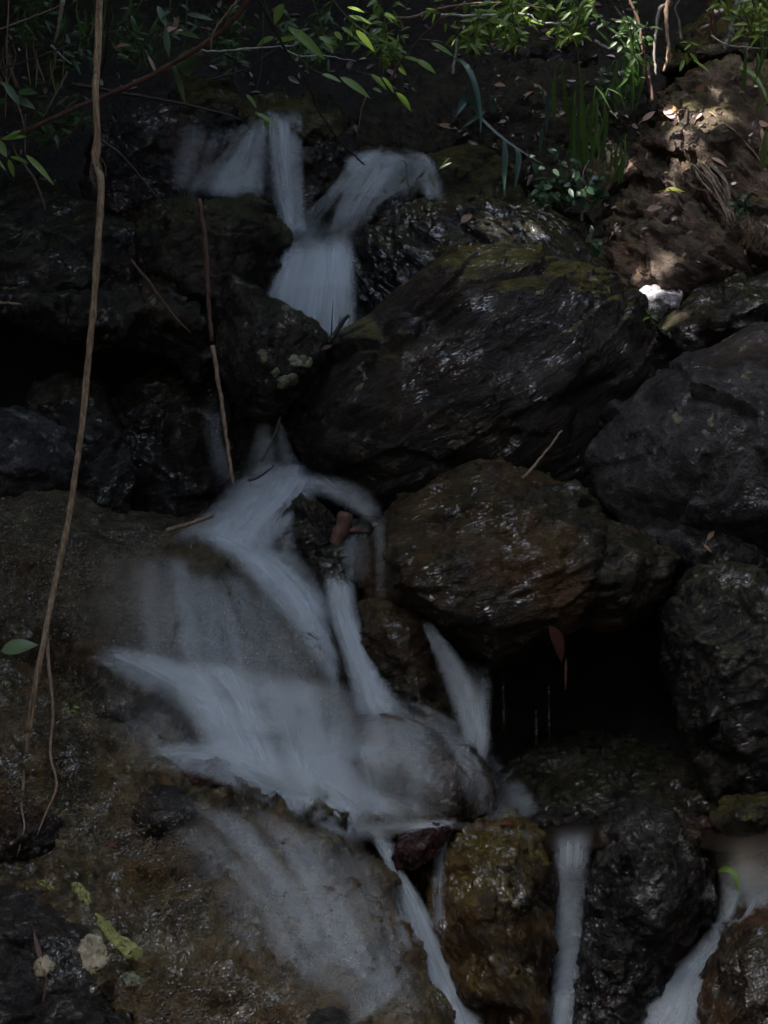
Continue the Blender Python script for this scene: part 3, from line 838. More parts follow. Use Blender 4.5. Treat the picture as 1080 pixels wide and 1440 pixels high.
# upper fall
strands([(250, 168), (240, 225), (232, 280)], [(345, 172), (320, 230), (290, 282)], 6, .2, mat=W_COMB, off=.008, seed=3)
strands([(344, 162), (310, 215), (242, 280)], [(378, 158), (376, 215), (374, 285)], 8, .50, mat=W_COMB, Yp=[2.26, 2.20, 2.08], seed=4, start=.25, stop=.10)
veil([(350, 165), (322, 215), (268, 278)], [(376, 160), (374, 215), (372, 285)], .25, mat=W_MIST, Yp=[2.27, 2.21, 2.09], soft=(.4, .2))
strands([(362, 150), (366, 165), (376, 250), (400, 338)], [(428, 150), (428, 165), (428, 250), (432, 335)], 9, .62, mat=W_COMB, Yp=[2.36, 2.25, 2.18, 2.10], seed=5, start=.06, stop=.06, ends=(.10, .1))
veil([(372, 152), (374, 165), (382, 250), (402, 338)], [(426, 152), (427, 165), (426, 250), (430, 335)], .34, Yp=[2.36, 2.26, 2.19, 2.11], soft=(.35, .2), ends=(.12, .1))
# second stream over its crest
strands([(486, 220), (478, 245), (450, 278), (422, 308), (414, 338)], [(560, 204), (510, 236), (482, 272), (455, 306), (440, 338)], 5, .5, seed=6, stop=.05)
strands([(478, 212), (488, 248), (474, 290), (462, 338)], [(592, 212), (566, 245), (530, 290), (496, 338)], 8, .62, seed=7, start=.2, sway=.05)
veil([(482, 214), (486, 250), (470, 290), (455, 338)], [(594, 214), (560, 250), (520, 290), (494, 338)], .42, soft=(.35, .35), ends=(.25, .1), mat=W_MIST)
strands([(540, 206), (560, 238), (524, 280), (500, 325)], [(618, 222), (622, 262), (548, 284), (518, 325)], 5, .42, seed=8, start=.2)
strands([(560, 206), (580, 225), (592, 284)], [(606, 214), (618, 238), (626, 284)], 4, .48, seed=9, start=.15)
veil([(478, 226), (500, 212), (540, 204)], [(490, 250), (530, 236), (600, 232)], .45, soft=(.4, .4), ends=(.25, .25), mat=W_MIST)
veil([(394, 308), (398, 335), (388, 372)], [(508, 302), (504, 330), (504, 372)], .55, soft=(.3, .3), ends=(.5, .5), mat=W_MIST)
# middle fall
strands([(404, 326), (396, 345), (380, 390), (366, 430), (356, 480)], [(500, 318), (503, 345), (505, 400), (506, 440), (508, 480)], 13, .72, wide=2.0, mat=W_COMB, mode='free', Yp=[1.97, 1.88, 1.80, 1.76, 1.73], seed=10, start=.16, stop=.04, ends=(.25, .06))
veil([(408, 328), (398, 350), (380, 395), (364, 435), (358, 480)], [(497, 322), (501, 345), (503, 400), (504, 440), (506, 480)], .74, layers=2, mode='free', Yp=[1.98, 1.90, 1.82, 1.78, 1.75], soft=(.3, .2), ends=(.28, .05))
# through the gap
veil([(278, 552), (284, 620), (304, 692)], [(308, 554), (318, 620), (342, 692)], .15, mode='free', Yp=[1.5, 1.45, 1.32], soft=(.6, .4), ends=(.4, .3), layers=1, mat=W_MIST)
strands([(362, 578), (352, 630), (335, 700)], [(398, 572), (412, 630), (450, 700)], 6, .42, mode='free', Yp=[1.52, 1.45, 1.28], seed=11)
# the splash and the fanning middle cascade
strands([(345, 640), (305, 700), (262, 738), (222, 768)], [(470, 650), (450, 690), (415, 735), (395, 785)], 9, .5, wide=2.2, Yp=[1.40, 1.28, 1.10, 1.0], seed=12, start=.3, mode='free', soft=.48)
veil([(335, 655), (300, 705), (262, 738), (225, 765)], [(480, 655), (460, 695), (420, 735), (390, 780)], .42, Yp=[1.42, 1.28, 1.10, 1.0], soft=(.4, .5), ends=(.35, .25), layers=2, mode='free', mat=W_MIST)
strands([(420, 690), (480, 714), (522, 738)], [(440, 662), (505, 682), (548, 728)], 4, .34, wide=2.2, seed=13, start=.3, Yp=[1.12, 1.02, .96])
strands([(384, 690), (388, 740), (396, 805)], [(420, 690), (415, 740), (425, 805)], 3, .4, seed=14)
strands([(228, 748), (320, 795), (405, 880), (468, 975), (500, 1030)], [(330, 722), (425, 785), (480, 870), (535, 985), (580, 1030)], 12, .56, wide=2.6, seed=15, start=.25, stop=.2, soft=.48, sway=.04)
veil([(228, 748), (330, 798), (410, 878), (470, 980)], [(325, 722), (420, 780), (478, 870), (535, 990)], .42, soft=(.45, .4), ends=(.25, .15), mat=W_MIST)
strands([(205, 755), (195, 840), (200, 975)], [(385, 790), (440, 880), (490, 1020)], 13, .46, wide=1.6, seed=16, start=.3, stop=.12, mat=W_SOFT, soft=.48)
strands([(120, 740), (120, 830), (120, 920)], [(260, 760), (280, 840), (300, 930)], 7, .18, wide=2.2, seed=17, start=.4, stop=.3, mat=W_WARM, soft=.48)
strands([(450, 803), (466, 880), (490, 960), (500, 1030)], [(505, 812), (508, 870), (550, 960), (600, 1030)], 7, .6, wide=2.3, seed=18, start=.06, mode='free', Yp=[.88, .78, .66, .54])
veil([(450, 803), (468, 880), (492, 960), (500, 1025)], [(503, 812), (506, 870), (545, 960), (585, 1025)], .5, mode='free', Yp=[.89, .79, .67, .56], soft=(.4, .5), ends=(.08, .2))
veil([(522, 722), (526, 780), (526, 842)], [(543, 722), (544, 780), (546, 842)], .30, soft=(.5, .5), ends=(.15, .06), Yp=[.92, .88, .86])
strands([(470, 735), (478, 780), (480, 825)], [(522, 735), (522, 780), (518, 825)], 3, .25, seed=19)
# off the shelf
strands([(126, 898), (210, 950), (258, 1012), (300, 1100)], [(510, 956), (508, 1020), (505, 1075), (520, 1165)], 24, .40, wide=1.5, mat=W_COMB, Yp=[.57, .50, .41, .29, .21], seed=20, start=.12, stop=.08, off=.015, spread=.04, ends=(.14, .25))
strands([(190, 905), (235, 958), (275, 1030), (310, 1110)], [(450, 940), (460, 1000), (455, 1065), (490, 1150)], 11, .42, wide=1.8, mat=W_SOFT, Yp=[.56, .49, .40, .29, .22], seed=21, start=.15, stop=.12, off=.03, spread=.03, ends=(.18, .25))
veil([(110, 770), (110, 850), (115, 960)], [(400, 800), (450, 880), (500, 990)], .10, mat=W_MIST, soft=(.4, .35), ends=(.35, .3), layers=2, off=.03)
veil([(180, 930), (240, 1010), (300, 1110)], [(490, 960), (490, 1050), (500, 1150)], .14, mat=W_MIST, soft=(.4, .35), ends=(.3, .3), layers=2, off=.05)
veil([(112, 895), (122, 980), (150, 1085)], [(512, 955), (514, 1030), (510, 1120)], .14, layers=1, mat=W_MIST, soft=(.25, .2), ends=(.25, .35), off=.03)
veil([(136, 904), (215, 952), (262, 1010), (302, 1090)], [(508, 960), (506, 1020), (502, 1075), (515, 1160)], .36, layers=2, mat=W_COMB, soft=(.2, .15), ends=(.12, .3), off=.02, Yp=[.57, .51, .42, .30, .22])
strands([(112, 925), (185, 965), (255, 1010), (310, 1070)], [(150, 895), (240, 930), (325, 985), (390, 1060)], 7, .42, wide=2.4, seed=22, stop=.3, soft=.48)
# lower splash
strands([(140, 1090), (255, 1088), (380, 1132), (510, 1195)], [(225, 1035), (335, 1040), (440, 1095), (545, 1150)], 9, .55, wide=2.6, seed=23, start=.3, stop=.1, soft=.48, Yp=[.36, .32, .28, .24])
veil([(150, 1092), (260, 1090), (380, 1134), (500, 1190)], [(230, 1035), (335, 1040), (435, 1098), (530, 1152)], .38, soft=(.45, .45), ends=(.35, .15), mat=W_MIST, Yp=[.37, .33, .29, .25])
strands([(330, 1045), (400, 1108), (510, 1170)], [(420, 1000), (490, 1070), (560, 1150)], 6, .52, wide=2.4, seed=24, start=.3, soft=.48, Yp=[.47, .38, .28])
veil([(400, 1020), (430, 1075), (490, 1150)], [(510, 1010), (520, 1070), (560, 1140)], .42, soft=(.4, .4), ends=(.3, .2), Yp=[.50, .42, .30], mat=W_MIST)
strands([(472, 1000), (452, 1050), (460, 1110), (505, 1165)], [(560, 985), (600, 1020), (610, 1090), (600, 1162)], 8, .50, wide=2.1, seed=25, start=.3, soft=.48)
strands([(500, 985), (560, 1005), (625, 1050), (655, 1150)], [(560, 975), (650, 1015), (690, 1070), (705, 1150)], 6, .42, wide=2.3, seed=26, start=.3, soft=.48)
veil([(470, 975), (460, 1060), (500, 1165)], [(600, 980), (650, 1060), (650, 1165)], .24, mat=W_MIST, soft=(.4, .4), ends=(.3, .15), off=.03)
veil([(440, 1150), (540, 1150), (650, 1150)], [(470, 1195), (550, 1178), (650, 1168)], .5, soft=(.45, .45), ends=(.3, .15), Yp=[.24, .26, .28], mat=W_MIST)
strands([(586, 864), (618, 950), (645, 1030), (652, 1080)], [(602, 868), (658, 940), (686, 1010), (690, 1080)], 6, .46, wide=2.2, seed=27, start=.04, mode='free', Yp=[.84, .72, .64, .56], mat=W_COMB)
veil([(588, 866), (622, 950), (648, 1030), (655, 1078)], [(601, 870), (652, 940), (682, 1010), (684, 1078)], .34, mode='free', Yp=[.84, .73, .65, .57], ends=(.05, .2))
veil([(625, 925), (640, 1000), (655, 1078)], [(696, 930), (693, 1000), (688, 1078)], .34, mode='free', Yp=[.76, .68, .57], soft=(.3, .3), ends=(.45, .15), layers=1)
strands([(648, 1050), (684, 1090), (680, 1162)], [(692, 1055), (740, 1105), (775, 1158)], 5, .48, wide=2.2, seed=28, soft=.48)
for x0, y0, y1 in ((708, 945, 1030), (772, 950, 1045), (754, 990, 1060)):
    veil([(x0 - 2, y0), (x0 - 2, y1)], [(x0 + 2, y0), (x0 + 2, y1)], .16, mode='free', Yp=[.66, .62], layers=1, soft=(.5, .5), ends=(.4, .4), mat=W_WARM)
# chutes at the bottom
strands([(500, 1150), (528, 1195), (556, 1250), (568, 1310), (585, 1370), (632, 1460)], [(556, 1158), (556, 1195), (586, 1250), (624, 1310), (655, 1370), (688, 1460)], 8, .62, wide=2.4, seed=29, soft=.48, start=.12, stop=.02, mode='free', Yp=[.23, .19, .15, .10, .03, -.09], mat=W_COMB, ends=(.1, .04))
veil([(508, 1152), (532, 1195), (560, 1250), (572, 1310), (592, 1370), (640, 1460)], [(552, 1160), (553, 1195), (582, 1250), (620, 1310), (650, 1370), (680, 1460)], .58, layers=2, soft=(.45, .5), ends=(.14, .04), mode='free', Yp=[.24, .20, .16, .11, .04, -.08])
veil([(610, 1195), (604, 1250), (610, 1320)], [(632, 1175), (626, 1250), (630, 1320)], .3, layers=1, soft=(.4, .4))
strands([(150, 1100), (225, 1160), (300, 1260), (350, 1340), (450, 1450)], [(440, 1120), (525, 1200), (565, 1260), (585, 1330), (610, 1450)], 14, .30, wide=2.2, seed=30, start=.35, stop=.25, mat=W_SOFT, soft=.48, sway=.10, ends=(.2, .2))
strands([(290, 1120), (350, 1200), (390, 1290), (470, 1400)], [(390, 1120), (450, 1210), (490, 1290), (560, 1400)], 5, .40, wide=1.0, seed=31, start=.3, stop=.2, soft=.48, sway=.12, ends=(.2, .2))
veil([(150, 1105), (230, 1220), (310, 1330), (440, 1440)], [(460, 1125), (550, 1250), (585, 1330), (610, 1440)], .08, layers=1, mat=W_MIST, soft=(.4, .3), ends=(.25, .15))
strands([(536, 1230), (542, 1290), (556, 1350)], [(574, 1250), (582, 1290), (594, 1350)], 3, .34, seed=32)
strands([(470, 1365), (480, 1410), (488, 1460)], [(610, 1345), (570, 1385), (535, 1425)], 4, .36, seed=33, soft=.48)
strands([(772, 1166), (776, 1185), (778, 1300), (770, 1460)], [(842, 1164), (836, 1185), (824, 1300), (812, 1460)], 6, .34, wide=2.2, mode='free', Yp=[.31, .235, .17, .05], mat=W_COMB, seed=34, start=.12, stop=.02, ends=(.35, .03))
veil([(770, 1162), (775, 1185), (778, 1300), (771, 1460)], [(842, 1160), (836, 1185), (824, 1300), (812, 1460)], .34, mode='free', Yp=[.315, .24, .175, .055], soft=(.4, .5), ends=(.3, .03), mat=W_MIST)
veil([(778, 1385), (771, 1460)], [(818, 1385), (814, 1460)], .45, mode='free', Yp=[.08, .04], layers=1, soft=(.3, .3), ends=(.3, .04))
strands([(990, 1175), (1004, 1215), (1012, 1270), (980, 1325), (930, 1380), (885, 1460)], [(1110, 1180), (1110, 1230), (1090, 1280), (1040, 1318), (1010, 1365), (985, 1460)], 9, .5, wide=2.3, mode='free', Yp=[.32, .25, .20, .15, .08, -.03], seed=35, start=.15, stop=.02, ends=(.15, .04))
veil([(985, 1320), (935, 1380), (890, 1460)], [(1030, 1318), (1008, 1365), (982, 1460)], .55, layers=2, soft=(.35, .35), ends=(.3, .04), mode='free', Yp=[.155, .085, -.02])
veil([(560, 1156), (660, 1154), (770, 1170)], [(560, 1176), (650, 1168), (770, 1190)], .14, soft=(.45, .45), ends=(.2, .15), layers=1, mat=W_MIST)
veil([(760, 1176), (820, 1168), (870, 1160)], [(772, 1205), (830, 1200), (850, 1195)], .40, soft=(.4, .45), ends=(.2, .25), layers=1, mat=W_WARM)
veil([(975, 1160), (1030, 1160), (1120, 1162)], [(1000, 1205), (1040, 1205), (1120, 1210)], .42, soft=(.4, .45), ends=(.2, .1), layers=1, mat=W_WARM)
veil([(766, 1160), (772, 1180), (777, 1240)], [(846, 1158), (838, 1180), (826, 1240)], .4, mode='free', Yp=[.31, .228, .19], soft=(.4, .45), ends=(.6, .4), layers=1)
veil([(985, 1160), (995, 1186), (1008, 1250)], [(1130, 1160), (1120, 1190), (1105, 1255)], .45, mode='free', Yp=[.31, .235, .18], soft=(.45, .2), ends=(.7, .3), layers=1, mat=W_WARM)

# still film of peaty water held behind the lip boulders: a level sheet at its real height
def pool():
    t = NT('pool_water')
    tc = t.n('ShaderNodeTexCoord')
    n = t.noise(tc.outputs['Object'], 14, 3)
    bs = t.n('ShaderNodeBsdfPrincipled', i_Roughness=.18)
    bs.inputs['Base Color'].default_value = (.022, .015, .009, 1)
    bs.inputs['Alpha'].default_value = .7
    t.l(t.bump(t.noise(tc.outputs['Object'], 55, 3), .5, .006, t.bump(n, .6, .03)), bs.inputs['Normal'])
    t.l(bs.outputs[0], t.out.inputs[0])
    z = P(760, 1172, YS(1172) - .02).z
    pts = []
    for px, Y in ((600, .32), (640, .29), (700, .30), (745, .27), (775, .245), (800, .238), (830, .245), (860, .29), (930, .33), (985, .27), (1010, .245), (1060, .24), (1180, .25), (1200, .44), (1130, .47), (1050, .43), (990, .48), (930, .45), (860, .50), (800, .46), (740, .49), (690, .44), (640, .46)):
        q = P(px, 1172, Y); pts.append((q.x, q.y, z))
    bm = bmesh.new()
    vs = [bm.verts.new(p) for p in pts] + [bm.verts.new((p[0], p[1], p[2] - .006)) for p in pts]
    k = len(pts)
    bm.faces.new(vs[:k]); bm.faces.new(vs[k:][::-1])
    for i in range(k): bm.faces.new((vs[i], vs[i + k], vs[(i + 1) % k + k], vs[(i + 1) % k]))
    bmesh.ops.recalc_face_normals(bm, faces=bm.faces)
    me = bpy.data.meshes.new('pool_water'); bm.to_mesh(me); bm.free()
    me.materials.append(t.m)
    o = bpy.data.objects.new('pool_water', me); COL.objects.link(o)
    kind(o, 'structure')
pool()

# ------------------------------------------------------------------ plants, twigs and fallen leaves
G_leaf = plant_mat('green_leaf', (.09, .17, .015), (.17, .27, .035), .45, .4)
G_dark = plant_mat('dark_green_leaf', (.02, .055, .010), (.05, .10, .02), .45, .3)
G_lime = plant_mat('fresh_lime_leaf', (.10, .22, .02), (.2, .34, .04), .4, .45)
G_grass = plant_mat('grass_blade', (.05, .12, .02), (.12, .22, .045), .5, .35)
G_bluegrass = plant_mat('blue_green_blade', (.02, .06, .045), (.045, .10, .075), .4, .3)
G_herb = plant_mat('herb_leaf', (.02, .06, .03), (.06, .12, .055), .4, .35)
G_dry = plant_mat('straw_blade', (.16, .12, .06), (.28, .22, .12), .7, .25)
G_fern = plant_mat('grey_green_frond', (.05, .08, .06), (.11, .15, .12), .6, .2)
D_tan = plant_mat('dry_tan_leaf', (.14, .085, .045), (.30, .20, .12), .65, .2)
D_orange = plant_mat('orange_leaf', (.40, .15, .02), (.55, .26, .04), .5, .3)
D_red = plant_mat('dark_red_leaf', (.09, .018, .010), (.16, .04, .02), .45, .2)
D_brown = plant_mat('brown_dead_leaf', (.05, .022, .013), (.11, .05, .03), .6, .15)
D_pink = plant_mat('pale_pink_dead_leaf', (.35, .22, .18), (.5, .36, .30), .6, .2)
D_yellow = plant_mat('yellow_green_leaf', (.20, .22, .05), (.30, .31, .09), .45, .3)
B_vine = bark_mat('vine_bark', (.13, .085, .045), (.34, .25, .15))
B_red = bark_mat('reddish_bark', (.05, .022, .014), (.12, .06, .04))
B_dark = bark_mat('dark_wet_bark', (.008, .007, .006), (.03, .024, .018), .5)
B_tan = bark_mat('tan_bark', (.12, .075, .045), (.27, .19, .13))
B_grey = bark_mat('grey_bark', (.10, .09, .08), (.24, .21, .18))
B_white = bark_mat('pale_stalk', (.25, .25, .22), (.42, .42, .38), .5)
G_stem = bark_mat('green_stem', (.03, .05, .015), (.07, .10, .03), .5)

def pts3(pl, Y):
    """photo points on the slope; Y is one depth, a pair (start, end), or None for the surface under each point"""
    out = []
    for k, p in enumerate(pl):
        if len(p) > 2: y = p[2]
        elif Y is None: out.append(hit(p[0], p[1], .012)[0]); continue
        elif isinstance(Y, (tuple, list)): y = Y[0] + (Y[1] - Y[0]) * k / max(1, len(pl) - 1)
        else: y = Y
        out.append(P(p[0], p[1], y))
    return out

def PX(p):
    """metres per photo pixel at a point"""
    return (p - CAM).dot(FWD) * TANV / 720

def wobble(pts, amp, seed):
    r = random.Random(seed)
    return [p + Vector((r.uniform(-1, 1), r.uniform(-1, 1), r.uniform(-1, 1))) * amp for p in pts]

def twig(label, pl, Y, wpx, mat, name='twig', cat='twig', taper=.5, side=(), n=None, knots=0, parent=None, group=None):
    p = pts3(pl, Y)
    n = n or max(8, len(pl) * 5)
    c = wobble(curve(p, n), PX(p[0]) * .7, hash(label) % 1000 if False else len(label) * 7 + int(pl[0][0]))
    r0 = wpx * .5 * PX(p[0])
    rr = [r0 * (1 - (1 - taper) * i / (n - 1)) * (1 + .12 * math.sin(i * 2.3)) for i in range(n)]
    m = MB(); m.tube(c, rr, 7)
    for (t, dx, dy, ln, w_) in side:      # side shoots
        b = c[int(t * (n - 1))]
        e = b + (Vector((dx, rnd.uniform(-.3, .3), -dy)).normalized()) * ln * PX(b)
        mid_ = (b + e) * .5 + Vector((0, 0, .06 * ln * PX(b)))
        m.tube(curve([b, mid_, e], 6), np.linspace(w_ * .5, w_ * .25, 6) * PX(b), 5)
    o = m.build(name, mat, loc=c[0])
    return tag(o, label, cat, group)

# the hanging vine
def vine():
    Yv = [1.05, .98, .94, .90, .88, .86, .82, .74, .66, .57, .47, .38, .34]
    pl = [(142, -60), (139, 40), (136, 95), (134, 130), (137, 190), (134, 232), (142, 262), (134, 400), (119, 560), (101, 700), (76, 830), (56, 930), (40, 1030)]
    p = [P(a, b, y) for (a, b), y in zip(pl, Yv)]
    e = empty('vine', p[-1])
    tag(e, 'long pale woody vine hanging down the left side of the cascade', 'vine')
    c = curve(p, 90)
    m = MB()
    n = len(c)
    for k in range(3):                       # three twisted strands grown together
        cc = []
        for i, q in enumerate(c):
            a = i * .16 + k * 2.09
            cc.append(q + Vector((math.cos(a), math.sin(a), 0)) * .0042 * (1.25 if k else .5))
        m.tube(cc, [(.0088 if k == 0 else .0066) * (1.0 - .35 * i / n) * (1.25 if abs(i - n * .245) < 1.5 or abs(i - n * .40) < 2 else 1) * (1 + .10 * math.sin(i * 1.7 + k) + .28 * math.exp(-(((i * 7 + k) % 19) - 9) ** 2 / 2.5)) for i in range(n)], 8)
    m.build('stem', B_vine, e)
    r = MB()
    for k in range(11):                      # frayed fibres at the joint
        b = P(135 + rnd.uniform(-3, 4), 215 + rnd.uniform(0, 15), .86); t = P(140 + rnd.uniform(-9, 9), 258 + rnd.uniform(-8, 18), .85)
        mid_ = (b + t) * .5 + Vector((rnd.uniform(-.02, .02), rnd.uniform(-.01, 0), 0))
        r.tube(curve([b, mid_, t], 8), .0011, 4)
    r.build('fibre', B_tan, e)
    a = MB()
    a.tube(curve([P(40, 1030, .34)] + pts3([(34, 1090), (29, 1140), (34, 1165), (22, 1200)], None), 26), np.linspace(.0062, .0022, 26), 6)
    a.build('tip', B_tan, e)
    for pl2 in ([(66, 880, .66), (68, 930, .60), (69, 1000, .52), (75, 1060, .45), (74, 1105, .40), (66, 1150, .33), (52, 1180, .28)], [(82, 800, .72), (70, 860, .67), (66, 905, .62)]):
        s_ = MB(); s_.tube(curve([P(*pl2[0])] + [P(*q) if (P(*q) - CAM).length < hit(q[0], q[1])[2] - .015 else hit(q[0], q[1], .02)[0] for q in pl2[1:]], 24), np.linspace(.0068, .0024, 24), 6)
        s_.build('root_strand', B_tan, e)
vine()

twig('long reddish branch slanting across the top left behind the vine', [(372, -30), (330, 25), (290, 60), (200, 112), (110, 150), (20, 190), (-60, 215)], (1.5, 1.75), 8.5, B_red, 'branch', 'branch', .8, n=40)
twig('curved tan twig hooking down from the top edge', [(348, -15), (320, 18), (300, 45), (296, 70)], 1.5, 5, B_tan)
twig('thin black twig dangling into the crest of the second stream', [(352, -20), (378, 25), (402, 70), (432, 115), (448, 155), (480, 200), (512, 232)], (1.5, 1.75), 5, B_dark, n=30, side=((.5, .4, -.6, 30, 2),))
twig('dark bent stick lying above the left rock face', [(100, 118), (180, 132), (250, 145), (300, 156), (340, 169)], 2.0, 6, B_dark)
twig('dark twig slanting over the left wet rock face', [(140, 195), (170, 218), (200, 252), (240, 300)], 1.75, 5, B_dark)
twig('tall brown stick standing in front of the brown angular rock', [(280, 280), (289, 340), (293, 420), (298, 480)], (1.48, 1.36), 7, B_red, 'stick', 'stick', .9)
twig('thin stick dropping past the lichened block into the hollow', [(299, 486), (306, 530), (315, 590), (322, 640), (328, 680)], (1.34, 1.18), 7, B_tan, 'stick', 'stick', .7)
twig('thin dark twig resting slantwise on the left slab', [(184, 366), (215, 404), (240, 438), (268, 468)], (1.32, 1.26), 5, B_red)
twig('short tan stick lying on the head of the fanning cascade', [(234, 746), (262, 738), (300, 725)], .98, 7, B_tan, 'stick', 'stick', .7)
twig('pale brown stick leaning on the huge boulder above the ledge rock', [(735, 673), (760, 645), (790, 605)], (1.0, 1.15), 5, B_tan, 'stick', 'stick', .6)
twig('short orange brown stub at the left edge above the slab', [(-20, 426), (10, 426), (30, 428)], 1.2, 5, B_tan, 'stick', 'stick')
twig('dark gnarled twig jammed below the middle fall', [(462, 482), (472, 468), (483, 452), (492, 443)], 1.45, 9, B_dark, side=((.2, .05, -1, 55, 2.5), (.5, .2, -1, 22, 2.5)))
twig('black twig leaning in the gap under the lichened block', [(368, 648), (380, 625), (395, 585)], (1.2, 1.35), 5, B_dark)
twig('short dark twig lying across the splash head', [(350, 676), (368, 668), (385, 655)], 1.15, 5, B_dark)
twig('rotten red brown branch stump jammed in the middle splash', [(456, 806), (468, 775), (480, 745), (487, 722)], (1.0, 1.05), 17, B_red, 'branch', 'branch', 1.35, n=14, side=((.75, 1, .05, 40, 9), (.9, -.4, -.6, 14, 8)))
twig('white looping stalk reaching in from the right above the grass', [(620, 20), (660, 22), (740, 20), (752, 28), (775, 33), (800, 32)], 2.35, 3.5, B_white, taper=.8)
twig('long pale thin stalk crossing the dark gap above the upper fall', [(270, 68), (300, 72), (350, 68), (414, 64)], 2.0, 2.6, B_white, taper=.7)
twig('thin pale stalk drooping right of the long pale stalk', [(395, 66), (420, 78), (455, 78), (500, 86)], 2.1, 2.0, B_white)
twig('thin brown stalk lying along the top edge above the leaves', [(555, 24), (580, 24), (600, 17), (640, 8), (700, 4), (780, 14)], 2.3, 3.5, B_tan)
twig('white stub of dead stalk standing behind the drooping blade', [(636, 104), (640, 80), (643, 55)], 2.45, 5, B_white, 'stick', 'stick')
twig('grey forked twig lying behind the grass', [(836, 58), (856, 68), (885, 64), (905, 62)], 2.6, 6, B_grey, taper=.7)
twig('pinkish stem climbing through the grass to the top edge', [(918, 145), (912, 100), (902, 60), (898, 30), (878, -15)], (2.2, 2.35), 5, B_red, 'stem', 'stem', .7, n=24)
twig('thick pale root dropping over the right bank', [(946, -20), (938, 10), (937, 40), (940, 70), (934, 100)], (2.5, 2.35), 8, B_tan, 'root', 'root', .5, n=20)
twig('thinner pale root left of the thick root', [(945, 5), (928, 12), (923, 40), (920, 75), (923, 105)], (2.5, 2.32), 6, B_grey, 'root', 'root', .5, n=20)
twig('brown root hanging in the dark to the right of the thick root', [(996, -15), (1000, 15), (1005, 50), (1002, 60)], 2.5, 11, B_red, 'root', 'root', .5)
twig('short pale root stub beside the brown root', [(958, 55), (955, 30), (950, 10), (965, -10)], 2.55, 4, B_grey, 'root', 'root')
twig('thin pale stalk arching over the mossy bank at the right edge', [(1000, 50), (1020, 62), (1050, 66), (1110, 70)], 2.4, 2.5, B_white)
twig('straw coloured stalk lying down the mossy bank', [(1000, 160), (1030, 182), (1050, 205), (1070, 232)], None, 3, G_dry, taper=.6)
twig('curved dead stalk arching over the little herb plant', [(818, 310), (818, 275), (820, 245), (828, 225)], 1.98, 4.5, B_grey, 'stalk', 'stalk')
for k, (lab, pl, w_) in enumerate((
    ('long thin stem slanting up to the vine at the top left', [(-30, 52), (30, 30), (90, 5)], 3),
    ('thin brown stem crossing behind the vine below the top corner', [(-20, 104), (40, 85), (100, 62), (180, 26)], 3.5),
    ('thin reddish stem running down to the left of the vine', [(124, 145), (110, 175), (80, 213)], 3.5),
    ('fine straw stem left of the reddish stem', [(95, 100), (80, 130), (60, 165)], 2.2),
    ('slender upright stem at the far left edge', [(12, -10), (10, 60), (8, 165)], 2.5),
    ('pinkish stem running down right behind the vine', [(155, -15), (150, 60), (146, 90), (137, 120)], 4),
    ('broken pale reed among the stems left of the vine', [(88, 0), (84, 30), (77, 60)], 7),
    ('whitish reed lying behind the vine top', [(72, 64), (86, 78), (100, 90)], 3.5),
    ('thin stem arching over the left plant', [(0, 115), (20, 140), (32, 170), (36, 215)], 3),
    ('fine grey stem behind the reddish branch', [(190, 60), (175, 35), (160, 10)], 2),
    ('dim twig hanging below the reddish branch', [(235, 95), (222, 118), (205, 134)], 3),
    ('wet dark twig lying down the left bank', [(30, 225), (50, 255), (66, 300)], 4),
    ('fine forked twig hanging over the upper ledge', [(515, 135), (508, 155), (503, 185)], 3),
    ('dim grey twig leaning behind the leafy branch', [(420, 45), (380, 75), (340, 100), (262, 118)], 4.5),
    ('brown twig under the leafy branch on the right', [(548, 115), (560, 92), (585, 60), (625, 20)], 3.5))):
    twig(lab, pl, (1.9 + .05 * (k % 5), 2.05), w_, (B_tan, B_grey, B_red, B_dark)[(k * 7) % 4] if 'pale' not in lab and 'whit' not in lab else B_white)

# ---- leafy plants
def plant(name, label, cat, stems, leaves, matS, matL, auto=None, group=None):
    """stems: [(photo points, Y, width px)], leaves: [(base, tip, width px, Y)], auto: (leaves per stem, length px, width px)"""
    first = pts3(stems[0][0], stems[0][1])
    e = empty(name, first[0]); tag(e, label, cat, group)
    ml = MB()
    for pl, Y, w_ in stems:
        ms = MB()
        p = pts3(pl, Y); c = curve(p, max(8, 5 * len(pl)))
        ms.tube(c, np.linspace(w_ * .5, w_ * .22, len(c)) * PX(p[0]), 5)
        if auto:
            for k in range(auto[0]):
                q = c[int((.15 + .85 * (k + rnd.random()) / auto[0]) * (len(c) - 1))]
                a = rnd.uniform(0, 6.28)
                d = Vector((math.cos(a), rnd.uniform(-.7, .3), math.sin(a) * .8 - .15)).normalized()
                L = auto[1] * rnd.uniform(.6, 1.25) * PX(q)
                s_ = q + d * L * .15
                ms.tube([q, s_], .0008, 4)
                ml.leaf(s_, s_ + d * L, auto[2] * rnd.uniform(.7, 1.2) * PX(q), None, .25, rnd.uniform(.05, .35))
        ms.build('stem', matS, e)
    for (b, t_, w_, Y) in leaves:
        q = P(b[0], b[1], Y); r_ = P(t_[0], t_[1], Y - rnd.uniform(.0, .05))
        ml.leaf(q, r_, .72 * w_ * PX(q), (rnd.uniform(-.35, .35), -.75, .75), .22, .1, 8)
    ml.build('leaves', matL, e)
    return e

